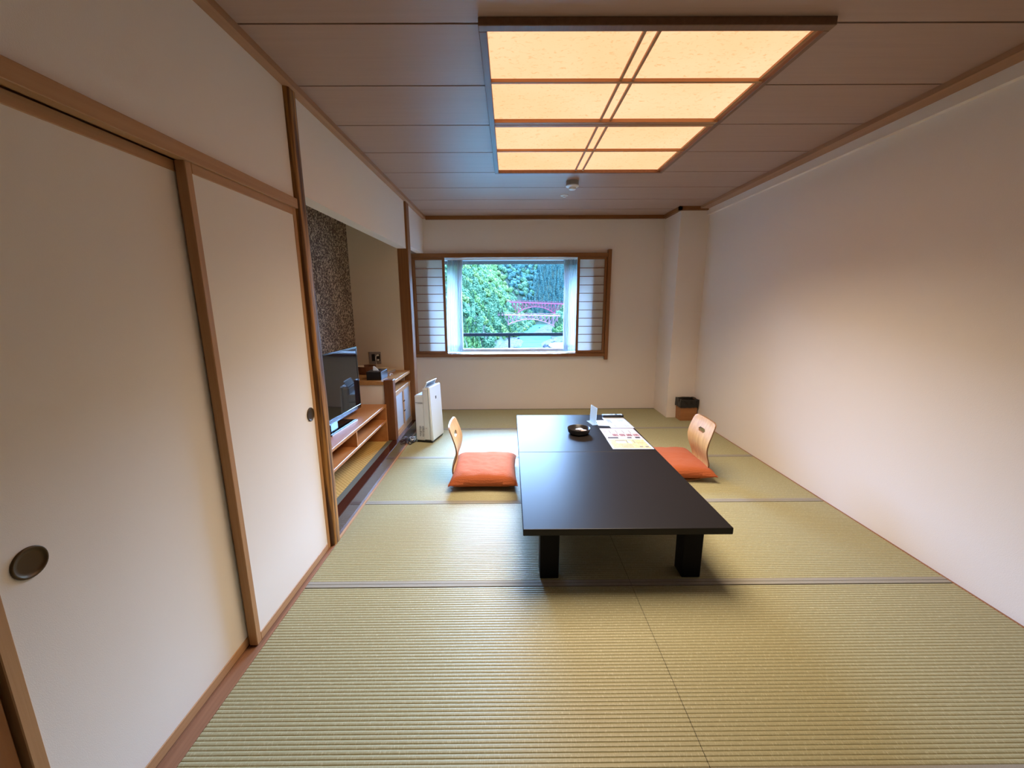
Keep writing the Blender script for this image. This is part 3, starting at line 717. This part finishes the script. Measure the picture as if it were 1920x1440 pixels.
o = sheet('yellow_leaflet', q, M['white_paper'], 'yellow printed leaflet, the sheet nearest the middle of the table', 'leaflet', tz + .0009)
pr_on(o, q, [(.05, .06, .95, .94)], M['yellow_paper'], tz + .0009)
pr_on(o, q, [(.20, .14, .46, .20), (.48, .12, .50, .42), (.66, .10, .675, .4), (.66, .38, .88, .40), (.70, .74, .78, .82), (.84, .74, .92, .82)] + [(.28 + .035 * k, .55, .288 + .035 * k, .9) for k in range(8)], M['ink_grey'], tz + .00105)
pr_on(o, q, [(.21, .22, .45, .42), (.50, .18, .60, .45)], M['white_paper'], tz + .00105)

# ---------- floor chairs (legless) and cushions
def floor_chair(cx, cy, s, label):
    """s=+1: the back is on the left and faces +x; s=-1: mirrored"""
    # centre line of the bent plywood: (x from mid back, z)
    prof = [(.42, .012), (.30, .010), (.18, .010), (.10, .012), (.045, .020), (.005, .038), (-.020, .066), (-.030, .100), (-.024, .145), (-.006, .195), (.006, .245), (.007, .290), (-.002, .335), (-.018, .385), (-.034, .430), (-.043, .462)]
    # refine by Catmull-Rom
    P = []
    for i in range(len(prof) - 1):
        p0, p1, p2, p3 = prof[max(i - 1, 0)], prof[i], prof[i + 1], prof[min(i + 2, len(prof) - 1)]
        for k in range(3):
            t = k / 3
            P.append(tuple(.5 * (2 * p1[j] + (p2[j] - p0[j]) * t + (2 * p0[j] - 5 * p1[j] + 4 * p2[j] - p3[j]) * t * t + (3 * p1[j] - p0[j] - 3 * p2[j] + p3[j]) * t ** 3) for j in (0, 1)))
    P.append(prof[-1])
    def half(z, x):
        if z < .10 and x > 0: return .165
        k = [(0, .150), (.10, .138), (.20, .154), (.29, .176), (.36, .180), (.43, .172), (.462, .162)]
        for (a, wa), (b, wb_) in zip(k, k[1:]):
            if a <= z <= b + 1e-6:
                t = (z - a) / (b - a); return wa + (wb_ - wa) * t
        return .14
    nu = 17; mb = MB(); bm = mb.bm; T2 = .0055
    def nrm(i):
        a, b = P[max(i - 1, 0)], P[min(i + 1, len(P) - 1)]; dx, dz = b[0] - a[0], b[1] - a[1]; l = math.hypot(dx, dz) or 1
        return (-dz / l, dx / l)
    hole = lambda y, z: (abs(y) <= .0235 and .345 <= z <= .385)
    vv = {}
    us = [-1, -.93, -.82, -.62, -.42, -.32, -.22, -.11, 0, .11, .22, .32, .42, .62, .82, .93, 1]
    nP = len(P)
    for side in (0, 1):
        for i, (x, z) in enumerate(P):
            n_ = nrm(i); h = half(z, x)
            for j, u in enumerate(us):
                arch = 0.0
                if z > .40: arch = .0
                y = u * h
                zz = z
                if i > nP - 6 and abs(u) > .75: zz -= max(0, abs(u) - .85) * .09 * ((i - (nP - 6)) / 5) ** 2
                dish = -.012 * (1 - u * u) if z > .12 else -.012 * (1 - u * u) * max(0, (z - .02) / .10)
                px = x + dish + (T2 if side == 0 else -T2) * n_[0] * -1
                pz = zz + (T2 if side == 0 else -T2) * n_[1]
                vv[side, i, j] = bm.verts.new((cx + s * px, cy + y, max(pz, .001)))
    ih0 = min(range(nP), key=lambda i: abs(P[i][1] - .348) if P[i][1] > .2 else 9)
    ih1 = min(range(nP), key=lambda i: abs(P[i][1] - .388) if P[i][1] > .2 else 9)
    J0, J1 = 6, 10
    inh = lambda i, j: ih0 <= i < ih1 and J0 <= j < J1
    # shape the hole into a hexagon
    for side in (0, 1):
        for i in range(ih0, ih1 + 1):
            v0, v1 = vv[side, i, J0], vv[side, i, J1]
            t = (i - ih0) / (ih1 - ih0); w_ = .038 + .017 * (1 - abs(2 * t - 1)); 
            v0.co.y = cy - w_; v1.co.y = cy + w_
            vv[side, i, J0 + 1].co.y = cy - w_ * .5; vv[side, i, J1 - 1].co.y = cy + w_ * .5
    fs = []
    for side in (0, 1):
        for i in range(nP - 1):
            for j in range(len(us) - 1):
                if inh(i, j): continue
                fs.append(bm.faces.new((vv[side, i, j], vv[side, i + 1, j], vv[side, i + 1, j + 1], vv[side, i, j + 1])))
    ring = []
    edge_faces = []
    nj = len(us) - 1
    border = [((i, 0), (i + 1, 0)) for i in range(nP - 1)] + [((i, nj), (i + 1, nj)) for i in range(nP - 1)] + [((0, j), (0, j + 1)) for j in range(nj)] + [((nP - 1, j), (nP - 1, j + 1)) for j in range(nj)]
    border += [((i, J0), (i + 1, J0)) for i in range(ih0, ih1)] + [((i, J1), (i + 1, J1)) for i in range(ih0, ih1)] + [((ih0, j), (ih0, j + 1)) for j in range(J0, J1)] + [((ih1, j), (ih1, j + 1)) for j in range(J0, J1)]
    for (a, b) in border:
        f = bm.faces.new((vv[0, a[0], a[1]], vv[0, b[0], b[1]], vv[1, b[0], b[1]], vv[1, a[0], a[1]])); edge_faces.append(f)
    bmesh.ops.delete(bm, geom=[v for v in bm.verts if not v.link_faces], context='VERTS')
    for f in edge_faces: f.material_index = 1
    bmesh.ops.recalc_face_normals(bm, faces=bm.faces[:])
    o = build('floor_chair', mb, M['bamboo']); o.data.materials.append(M['plyedge'])
    autosmooth(o, 50)
    tag(o, label, 'floor chair', 'legless floor chairs at the low table')
floor_chair(-.413, 3.035, 1, 'bent plywood legless chair on the left of the table')
floor_chair(1.505, 3.080, -1, 'bent plywood legless chair on the right, nearer the right wall')

def cushion(x0, x1, y0, y1, zb, hh, label, seed):
    rnd = random.Random(seed); n = 40
    def f(sgn):
        def g(u, v):
            a, b = 2 * u - 1, 2 * v - 1
            # pinched edges with corners pulled out
            bow = .022
            x = a * (1 - bow / .27 * (1 - b * b) * abs(a) ** 3 * .9); y = b * (1 - bow / .27 * (1 - a * a) * abs(b) ** 3 * .9)
            k = max(0, (1 - a ** 6) * (1 - b ** 6)) ** .55
            nz = .005 * noise.noise(Vector((a * 2.5 + seed, b * 2.5, 0))) + .0035 * noise.noise(Vector((a * 6, b * 7 + seed, 3)))
            edge = zb + hh * .42
            cz = max(abs(a), abs(b))
            if sgn > 0: z = edge + hh * .62 * k + nz * k - .010 * (abs(a * b) ** 6)
            else: z = max(edge - hh * .42 * k, zb + .001)
            return ((x0 + x1) / 2 + x * (x1 - x0) / 2, (y0 + y1) / 2 + y * (y1 - y0) / 2, z)
        return g
    mb = MB(); mb.grid(n, n, f(1)); mb.grid(n, n, f(-1))
    bmesh.ops.remove_doubles(mb.bm, verts=mb.bm.verts[:], dist=.0004)
    bmesh.ops.recalc_face_normals(mb.bm, faces=mb.bm.faces[:])
    o = build('floor_cushion', mb, M['orange'], smooth=True)
    tag(o, label, 'cushion', 'orange floor cushions')
    sm = MB()
    return o
cushion(-.462, .052, 2.745, 3.345, .018, .105, 'orange crepe cushion on the left floor chair', 1)
cushion(1.040, 1.582, 2.870, 3.440, .018, .100, 'orange crepe cushion on the right floor chair', 5)

# ---------- waste bin
wbn = thing('waste_bin', 'square wooden waste bin with black bag in the far right corner', 'waste bin', (2.075, 4.635, 0))
bx0, bx1, by0, by1 = 1.985, 2.170, 4.548, 4.684
def shell(x0, x1, y0, y1, z0, z1, t, fl=0.0):
    mb = MB(); o_ = lambda z: fl * (z - z0) / (z1 - z0)
    A = [(x0, y0), (x1, y0), (x1, y1), (x0, y1)]
    def ring(inset, z, e): return [mb.bm.verts.new((x + (inset if k in (0, 3) else -inset) + (-e if k in (0, 3) else e), y + (inset if k < 2 else -inset) + (-e if k < 2 else e), z)) for k, (x, y) in enumerate(A)]
    r = [ring(0, z0, 0), ring(0, z1, fl), ring(t, z1, fl), ring(t, z0 + t, 0)]
    for a, b in zip(r, r[1:]):
        for k in range(4): mb.bm.faces.new((a[k], a[(k + 1) % 4], b[(k + 1) % 4], b[k]))
    mb.bm.faces.new(r[0][::-1]); mb.bm.faces.new(r[-1])
    return mb
build('body', shell(bx0, bx1, by0, by1, 0, .245, .008, .006), M['bin_wood'], wbn, recalc=True)
lb = MB(); rnd = random.Random(4)
def lin(u, v):
    a = u * 4; k = int(a) % 4; t = a - int(a)
    cs = [(bx0 - .014, by0 - .014), (bx1 + .012, by0 - .014), (bx1 + .012, by1 + .004), (bx0 - .014, by1 + .004)]
    p, q_ = cs[k], cs[(k + 1) % 4]; x, y = p[0] + (q_[0] - p[0]) * t, p[1] + (q_[1] - p[1]) * t
    cx_, cy_ = (bx0 + bx1) / 2, (by0 + by1) / 2
    w_ = .006 * noise.noise(Vector((x * 30, y * 30, v * 3)))
    if v < .55: z = .158 + .095 * v / .55 + w_; s_ = 1.0 + .02 * v
    else:
        t2 = (v - .55) / .45; z = .253 + .006 * math.sin(t2 * PI) - .10 * t2 * t2 + w_; s_ = 1.01 - .20 * min(1, t2 * 2)
    return (cx_ + (x - cx_) * s_ + w_, cy_ + (y - cy_) * s_ + w_, z)
lb.grid(49, 12, lin)
build('bag_liner', lb, M['bag'], wbn)['label'] = 'black plastic bag folded over the rim'

# ------------------------------------------------------------------ the valley outside
ZR = -24.0
def xc(y): return 7 + (y - 207) * .125 if y > 120 else -4
def sstep(a, b, t):
    t = min(1, max(0, (t - a) / (b - a))); return t * t * (3 - 2 * t)
def ground(x, y):
    c = xc(y); z = ZR
    lw_ = 12 + 5 * noise.noise(Vector((y * .02, 1, 0)))
    dl = (c - lw_) - x
    if dl > 0: z += 1.0 * min(dl, 6) * .15 + max(0, dl - 4) * 1.35
    rw = 13 + 16 * (1 - sstep(225, 285, y))
    dr = x - (c + rw)
    if dr > 0: z += max(0, dr) * (.75 + .5 * sstep(300, 420, y))
    if 9 < x - c < 9 + rw: z += .6
    if y > 455: z += (y - 455) * .62 * sstep(-60, 30, x - c + 45) 
    z += 5 * noise.noise(Vector((x * .03, y * .03, 2))) * sstep(0, 10, max(dl, dr, (y - 470)))
    cap = 2 + y * .128
    if z > cap: z = cap + (z - cap) * .1
    return z
gm = MB(); nx_, ny_ = 90, 120
gm.grid(nx_, ny_, lambda u, v: (lambda y: (lambda x: (x, y, ground(x, y)))(xc(y) + (u - .5) * (160 + y * .55)))(9 + 721 * v ** 1.35))
M['soil'] = mat('valley_ground', L(.05, .07, .035), .95, .1, var=((.12, .12, .12), .2, L(.07, .085, .045)))
struct('ground_valley', gm, M['soil'], 'green valley slopes beyond the balcony', 'hillside', smooth=True)
# river, gravel banks
M['river'] = mat('turquoise_river', L(.035, .135, .125), .9, .0, bump=((.5, 1.6, 1), 1.0), var=((.10, .35, 1), .15, L(.07, .20, .185)))
struct('water_river', MB().grid(8, 80, lambda u, v: (lambda y: (xc(y) + (u - .5) * 2 * (10.5 + .012 * y), y, ZR + .75))(12 + 568 * v)), M['river'], 'turquoise river running through the valley', 'river')
M['gravel'] = mat('pale_gravel', L(.11, .105, .10), .95, .0, bump=((2, 2, 2), 1.0), var=((.8, .8, .8), .08, L(.05, .053, .052)))
def bank(c0, y0, y1, wfun, label, nm='gravel_bank', m='gravel', z=ZR + 1.0):
    def f(u, v):
        y = y0 + (y1 - y0) * v; wl, wr = wfun(v, y)
        x = xc(y) + wl + (wr - wl) * u
        return (x, y, z + 1.2 * (1 - (2 * u - 1) ** 2) * (1 - (2 * v - 1) ** 2) + .5 * noise.noise(Vector((x * .4, y * .25, 1))))
    tag(build(nm, MB().grid(14, 40, f), M[m], smooth=True), label, 'gravel bank')
bank(0, 195, 300, lambda v, y: (7.5 + 5 * sstep(.3, 1, v) + 1.0 * math.sin(y * .12), 31 - 12 * v), 'wide pale gravel bank on the right side of the river')
bank(0, 190, 285, lambda v, y: (-21 + 4 * v, -9.5 + 6.5 * math.sin(v * PI) ** 2 * (1 if v > .35 else .35) + .8 * math.sin(y * .15)), 'narrow pale gravel bank on the left side of the river')
bank(0, 305, 470, lambda v, y: (-5 + 9 * v, 15 + 2 * math.sin(v * 6)), 'pale rocky river bed below the bridges')
M['meadow'] = mat('yellow_green_grass', L(.24, .34, .08), .9, .1, var=((.5, .5, .5), .2, L(.36, .42, .14)))
tag(build('grass_patch', MB().grid(12, 24, lambda u, v: (lambda a, r: (xc(222 + 14 * r * math.sin(a)) + 17.5 + 5.0 * r * math.cos(a), 222 + 14 * r * math.sin(a), ZR + 2.2 + .5 * (1 - r) + .15 * noise.noise(Vector((a * 3, r * 9, 0)))))(2 * PI * v, u)), M['meadow'], smooth=True), 'yellow-green grass growing on the right gravel bank', 'grass', None, 'stuff')

# boulders along the banks
rnd = random.Random(21)
def rock_mesh(seed):
    bm = bmesh.new(); bmesh.ops.create_icosphere(bm, subdivisions=2, radius=1)
    for v in bm.verts:
        k = 1 + .35 * noise.noise(v.co * 1.3 + Vector((seed * 9.1, 0, 0))); v.co = Vector((v.co.x * k, v.co.y * k, v.co.z * k * .7))
    me = bpy.data.meshes.new('boulder'); bm.to_mesh(me); bm.free(); me.materials.append(M['gravel']); return me
rocks = [rock_mesh(k) for k in range(3)]
for k in range(46):
    side = rnd.random()
    if side < .5: y = rnd.uniform(205, 285); x = xc(y) + rnd.uniform(10, 25)
    elif side < .72: y = rnd.uniform(205, 280); x = xc(y) + rnd.uniform(-19, -9)
    else: y = rnd.uniform(305, 440); x = xc(y) + rnd.uniform(-2, 14)
    o = bpy.data.objects.new('boulder', rocks[k % 3]); C.objects.link(o)
    o.location = (x, y, ZR + 1.6); s = rnd.uniform(.5, 1.5); o.scale = (s, s, s); o.rotation_euler = (0, 0, rnd.random() * 6)
    tag(o, 'pale boulder lying on the gravel beside the river', 'boulder', 'boulders on the river banks')

# trees
def leaf_mat(name, a, b):
    """leaf clumps: mottled by a fine noise on the place in the world"""
    m = mat(name, a, .9, .0); nt = m.node_tree; bs = nt.nodes['Principled BSDF']
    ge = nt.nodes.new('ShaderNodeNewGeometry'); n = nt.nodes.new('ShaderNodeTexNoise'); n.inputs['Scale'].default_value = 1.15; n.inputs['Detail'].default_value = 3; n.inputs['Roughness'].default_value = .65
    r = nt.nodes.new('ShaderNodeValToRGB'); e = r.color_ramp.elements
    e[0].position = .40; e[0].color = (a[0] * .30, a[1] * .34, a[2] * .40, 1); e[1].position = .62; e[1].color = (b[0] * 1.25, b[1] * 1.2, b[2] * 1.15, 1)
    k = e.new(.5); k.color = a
    bp = nt.nodes.new('ShaderNodeBump'); bp.inputs['Strength'].default_value = 1.0; bp.inputs['Distance'].default_value = .8
    nt.links.new(ge.outputs['Position'], n.inputs['Vector']); nt.links.new(n.outputs['Fac'], r.inputs['Fac']); nt.links.new(r.outputs['Color'], bs.inputs['Base Color'])
    nt.links.new(n.outputs['Fac'], bp.inputs['Height']); nt.links.new(bp.outputs['Normal'], bs.inputs['Normal'])
    return m
GREENS = [leaf_mat('leaf_teal', L(0.089, 0.167, 0.068), L(0.165, 0.259, 0.107)), leaf_mat('leaf_green', L(0.112, 0.200, 0.053), L(0.207, 0.317, 0.089)), leaf_mat('leaf_yellow', L(.17, .235, .06), L(.25, .31, .10)), leaf_mat('leaf_cedar', L(0.066, 0.137, 0.053), L(0.135, 0.217, 0.089)), leaf_mat('leaf_haze', L(0.061, 0.125, 0.083), L(0.112, 0.196, 0.130))]  # last one: blue haze of the far slope put into the leaf colour
def blob_tree(seed, mt, sub=3):
    """rounded broadleaf crown with lumps"""
    bm = bmesh.new(); bmesh.ops.create_icosphere(bm, subdivisions=sub, radius=1)
    for v in bm.verts:
        d = v.co.normalized()
        k = 1 + .36 * noise.noise(d * 1.7 + Vector((seed * 7.3, 1, 0))) + .38 * noise.noise(d * 3.6 + Vector((0, seed * 3.1, 0))) + .30 * noise.noise(d * 8 + Vector((seed, 0, 2)))
        v.co = Vector((d.x * k, d.y * k, d.z * k * (1.05 if d.z > 0 else .9) + .75))
    me = bpy.data.meshes.new('broadleaf_tree'); bm.to_mesh(me); bm.free(); me.materials.append(mt); return me
def cone_tree(seed, mt, tiers=7, n=10):
    """pointed cedar made of drooping tiers"""
    rn = random.Random(seed); bm = bmesh.new()
    for t in range(tiers):
        z0 = .15 + 2.5 * t / tiers; z1 = z0 + .95; r = (.80 - .68 * t / tiers)
        top = bm.verts.new((0, 0, z1)); ring = []
        for k in range(n * 2):
            a = PI * k / n + t; rr = r * (1.12 if k % 2 else .70) * rn.uniform(.85, 1.12)
            ring.append(bm.verts.new((rr * math.cos(a), rr * math.sin(a), z0 - (.12 if k % 2 else 0) + rn.uniform(-.04, .04))))
        for k in range(n * 2): bm.faces.new((top, ring[k], ring[(k + 1) % (2 * n)]))
    me = bpy.data.meshes.new('cedar_tree'); bm.to_mesh(me); bm.free(); me.materials.append(mt); return me
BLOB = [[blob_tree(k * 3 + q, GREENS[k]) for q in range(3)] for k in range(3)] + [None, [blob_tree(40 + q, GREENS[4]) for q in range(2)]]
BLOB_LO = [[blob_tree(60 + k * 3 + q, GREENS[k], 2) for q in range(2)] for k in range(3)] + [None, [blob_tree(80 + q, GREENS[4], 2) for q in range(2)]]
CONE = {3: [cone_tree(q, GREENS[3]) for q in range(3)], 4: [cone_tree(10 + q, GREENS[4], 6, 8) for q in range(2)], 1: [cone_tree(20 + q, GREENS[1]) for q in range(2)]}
cand = []
rnd = random.Random(99)
for k in range(14000):
    y = 130 + 560 * rnd.random() ** .8; az = rnd.uniform(-.21, .23)
    x = az * y; c = xc(y)
    lo_, hi_ = -13 - 4 * (y < 290), 15 + 15 * (1 - sstep(240, 290, y))
    if lo_ < x - c < hi_ and y < 462: continue
    z = ground(x, y)
    if (z - CAM_H) / y > .17 or (z - CAM_H) / y < -.20: continue
    cand.append((x, y, z, az))
# thin out: spacing grows with distance
keep, cell = [], {}
for x, y, z, az in cand:
    d = 1.9 + y * .0052; g = (int(x // 6), int(y // 6)); ok = True
    for i in (-1, 0, 1):
        for j in (-1, 0, 1):
            for (px, py, pd_) in cell.get((g[0] + i, g[1] + j), ()):
                if (px - x) ** 2 + (py - y) ** 2 < (d * .9) ** 2: ok = False
    if ok:
        cell.setdefault(g, []).append((x, y, d)); keep.append((x, y, z, az, d))
def kind_of(x, y, z):
    n1 = noise.noise(Vector((x * .035, y * .03, 5))); n2 = noise.noise(Vector((x * .09, y * .07, 9)))
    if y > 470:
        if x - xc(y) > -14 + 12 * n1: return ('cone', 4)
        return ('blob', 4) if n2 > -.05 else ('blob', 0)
    if x < xc(y) - 16 and n1 > .08 and y < 330: return ('cone', 3 if n2 < .12 else 1)
    if n2 > .24: return ('blob', 2)
    return ('blob', 1) if n1 + n2 * .5 > .03 else ('blob', 0)
vis = sorted([t for t in keep if -.128 < t[3] < .136 and -.125 < (t[2] - CAM_H) / t[1] < .093], key=lambda t: t[1])
near = set(map(id, vis[:300]))
forest = {}
for t in keep:
    x, y, z, az, d = t
    sh_, ci = kind_of(x, y, z); s = d * rnd.uniform(.62, .92); rz = rnd.random() * 6.28
    if id(t) in near:
        me = rnd.choice(BLOB[ci]) if sh_ == 'blob' else rnd.choice(CONE[ci])
        o = bpy.data.objects.new(me.name.split('.')[0], me); C.objects.link(o)
        hz = s * (1.0 if sh_ == 'blob' else 1.15); sx = s * (1 if sh_ == 'blob' else .85)
        o.location = (x, y, z - .35 * s); o.scale = (sx, sx, hz); o.rotation_euler = (0, 0, rz)
        if sh_ == 'blob':
            lab = ['teal green rounded tree in the valley forest', 'mid green rounded tree in the valley forest', 'yellow-green rounded tree in the valley forest', '', 'rounded tree in the valley forest, coloured blue for haze'][ci]
        else: lab = {3: 'dark pointed cedar on the left valley slope', 4: 'pointed cedar on the far slope, coloured blue for haze', 1: 'light green pointed cedar on the left valley slope'}[ci]
        tag(o, lab, 'tree', lab.replace(' tree ', ' trees ').replace('cedar', 'cedars'))
    else:
        me = rnd.choice(BLOB_LO[ci]) if sh_ == 'blob' else rnd.choice(CONE[ci])
        forest.setdefault(ci, []).append((me, x, y, z, s, rz, sh_))
import numpy as np
V, FCS, MI, base = [], [], [], 0
cache = {}
for ci, lst in forest.items():
    for me, x, y, z, s, rz, sh_ in lst:
        if me.name not in cache:
            co = np.empty(len(me.vertices) * 3); me.vertices.foreach_get('co', co); co = co.reshape(-1, 3)
            tri = np.array([tuple(p.vertices) for p in me.polygons]); cache[me.name] = (co, tri)
        co, tri = cache[me.name]; sx = s * (1 if sh_ == 'blob' else .85); hz = s * (1.0 if sh_ == 'blob' else 1.15)
        cs, sn = math.cos(rz), math.sin(rz)
        P_ = np.stack([x + sx * (co[:, 0] * cs - co[:, 1] * sn), y + sx * (co[:, 0] * sn + co[:, 1] * cs), z - .35 * s + hz * co[:, 2]], 1)
        V.append(P_); FCS.append(tri + base); MI.append(np.full(len(tri), ci)); base += len(co)
V = np.concatenate(V); FCS = np.concatenate(FCS); MI = np.concatenate(MI)
me = bpy.data.meshes.new('forest'); me.vertices.add(len(V)); me.vertices.foreach_set('co', V.ravel())
me.loops.add(len(FCS) * 3); me.loops.foreach_set('vertex_index', FCS.ravel().astype(np.int32))
me.polygons.add(len(FCS)); me.polygons.foreach_set('loop_start', np.arange(0, len(FCS) * 3, 3, dtype=np.int32))
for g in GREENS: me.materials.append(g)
me.polygons.foreach_set('material_index', MI.astype(np.int32)); me.update(calc_edges=True); me.validate()
fo_ = bpy.data.objects.new('forest', me); C.objects.link(fo_)
tag(fo_, 'dense forest covering the farther valley slopes', 'forest', None, 'stuff')

# bridges: deck, arch ribs, posts and diagonals
M['bridge_red'] = mat('faded_red_steel', L(.42, .09, .115), .7, .2)
M['bridge_pink'] = mat('pale_pink_steel', L(.47, .20, .22), .8, .1)
def bridge(p0, p1, fx0, fx1, zf0, zf1, zcrown, mt, deckh, label, nseg=16, wdt=3.0):
    p0, p1 = Vector(p0), Vector(p1); ax = (p1 - p0); Ln = ax.length; ax = ax / Ln; side = Vector((-ax.y, ax.x, 0)).normalized() * wdt / 2
    br = thing('arch_bridge', label, 'bridge', p0, 'red arch bridges in the valley')
    def at(t): return p0 + (p1 - p0) * t
    d = MB(); dz = Vector((0, 0, deckh)); 
    d.prism([p0 - side * 1.15, p0 + side * 1.15, p1 + side * 1.15, p1 - side * 1.15], -dz)
    build('deck', d, mt, br, recalc=True)
    r_ = .28
    def arch(t):
        u = (t - fx0) / (fx1 - fx0); zb_ = zf0 + (zf1 - zf0) * u
        m_ = zb_ + (zcrown - (zf0 + zf1) / 2) * (1 - (2 * u - 1) ** 2)
        q = at(t); return Vector((q.x, q.y, m_))
    for s_ in (-1, 1):
        build('arch_rib', MB().tube([arch(fx0 + (fx1 - fx0) * k / 24) + side * s_ for k in range(25)], .42, 6), mt, br)
        build('railing', MB().tube([p0 + side * 1.1 * s_ + Vector((0, 0, .9)), p1 + side * 1.1 * s_ + Vector((0, 0, .9))], .10, 4), mt, br)
        dg = []
        for k in range(nseg + 1):
            t = .04 + .92 * k / nseg; top = at(t) - dz + side * s_
            if fx0 <= t <= fx1: bot = arch(t) + side * s_
            else:
                e = zf0 if t < fx0 else zf1; q = at(t); kk = (fx0 - t) / fx0 if t < fx0 else (t - fx1) / (1 - fx1)
                bot = Vector((q.x, q.y, e + (top.z - e) * min(1, kk))) + side * s_
            if top.z - bot.z > .5: build('post', MB().tube([bot, top], .20, 5), mt, br)
            dg.append((top, bot))
        for k in range(nseg):
            (t0, b0), (t1, b1) = dg[k], dg[k + 1]
            a, b = (t0, b1) if (k < nseg / 2) else (b0, t1)
            if (a - b).length > 1: build('diagonal', MB().tube([a, b], .15, 5), mt, br)
def pt(u, v, y):
    d_ = R2 * (u - 960) / 758.4 + F - U2 * (v - 720) / 758.4
    return Vector((0, 0, CAM_H)) + d_ * (y / d_.y)
a, b = pt(917, 589, 296), pt(1050, 591, 300)
bridge(a, b, .20, .92, pt(945, 613, 300).z, pt(1040, 612, 300).z, pt(988, 598.5, 300).z, M['bridge_pink'], .9, 'nearer and lower pale pink arch bridge in the valley')
a, b = pt(950, 564.5, 372), pt(1056, 568.5, 380)
bridge(a, b, .19, .87, pt(970, 586, 376).z, pt(1043, 590, 376).z, pt(998, 575.5, 376).z, M['bridge_red'], 1.3, 'farther and higher red arch bridge in the valley')
# rocky abutments
for (u, v, y, s) in ((1052, 603, 304, 6.0), (935, 608, 303, 4.5), (960, 582, 378, 5), (1056, 584, 382, 6)):
    p = pt(u, v, y); mb = MB(); bmesh.ops.create_icosphere(mb.bm, subdivisions=3, radius=1)
    for q in mb.bm.verts:
        k = 1 + .3 * noise.noise(q.co * 1.8 + p); q.co = p + Vector((q.co.x * s * k, q.co.y * s * k + 4, q.co.z * s * k * 1.3))
    tag(build('rock_outcrop', mb, GREENS[0]), {1052: 'overgrown rock at the right foot of the nearer bridge', 935: 'overgrown rock at the left foot of the nearer bridge', 960: 'overgrown rock at the left foot of the farther bridge', 1056: 'overgrown rock at the right foot of the farther bridge'}[u], 'rock')
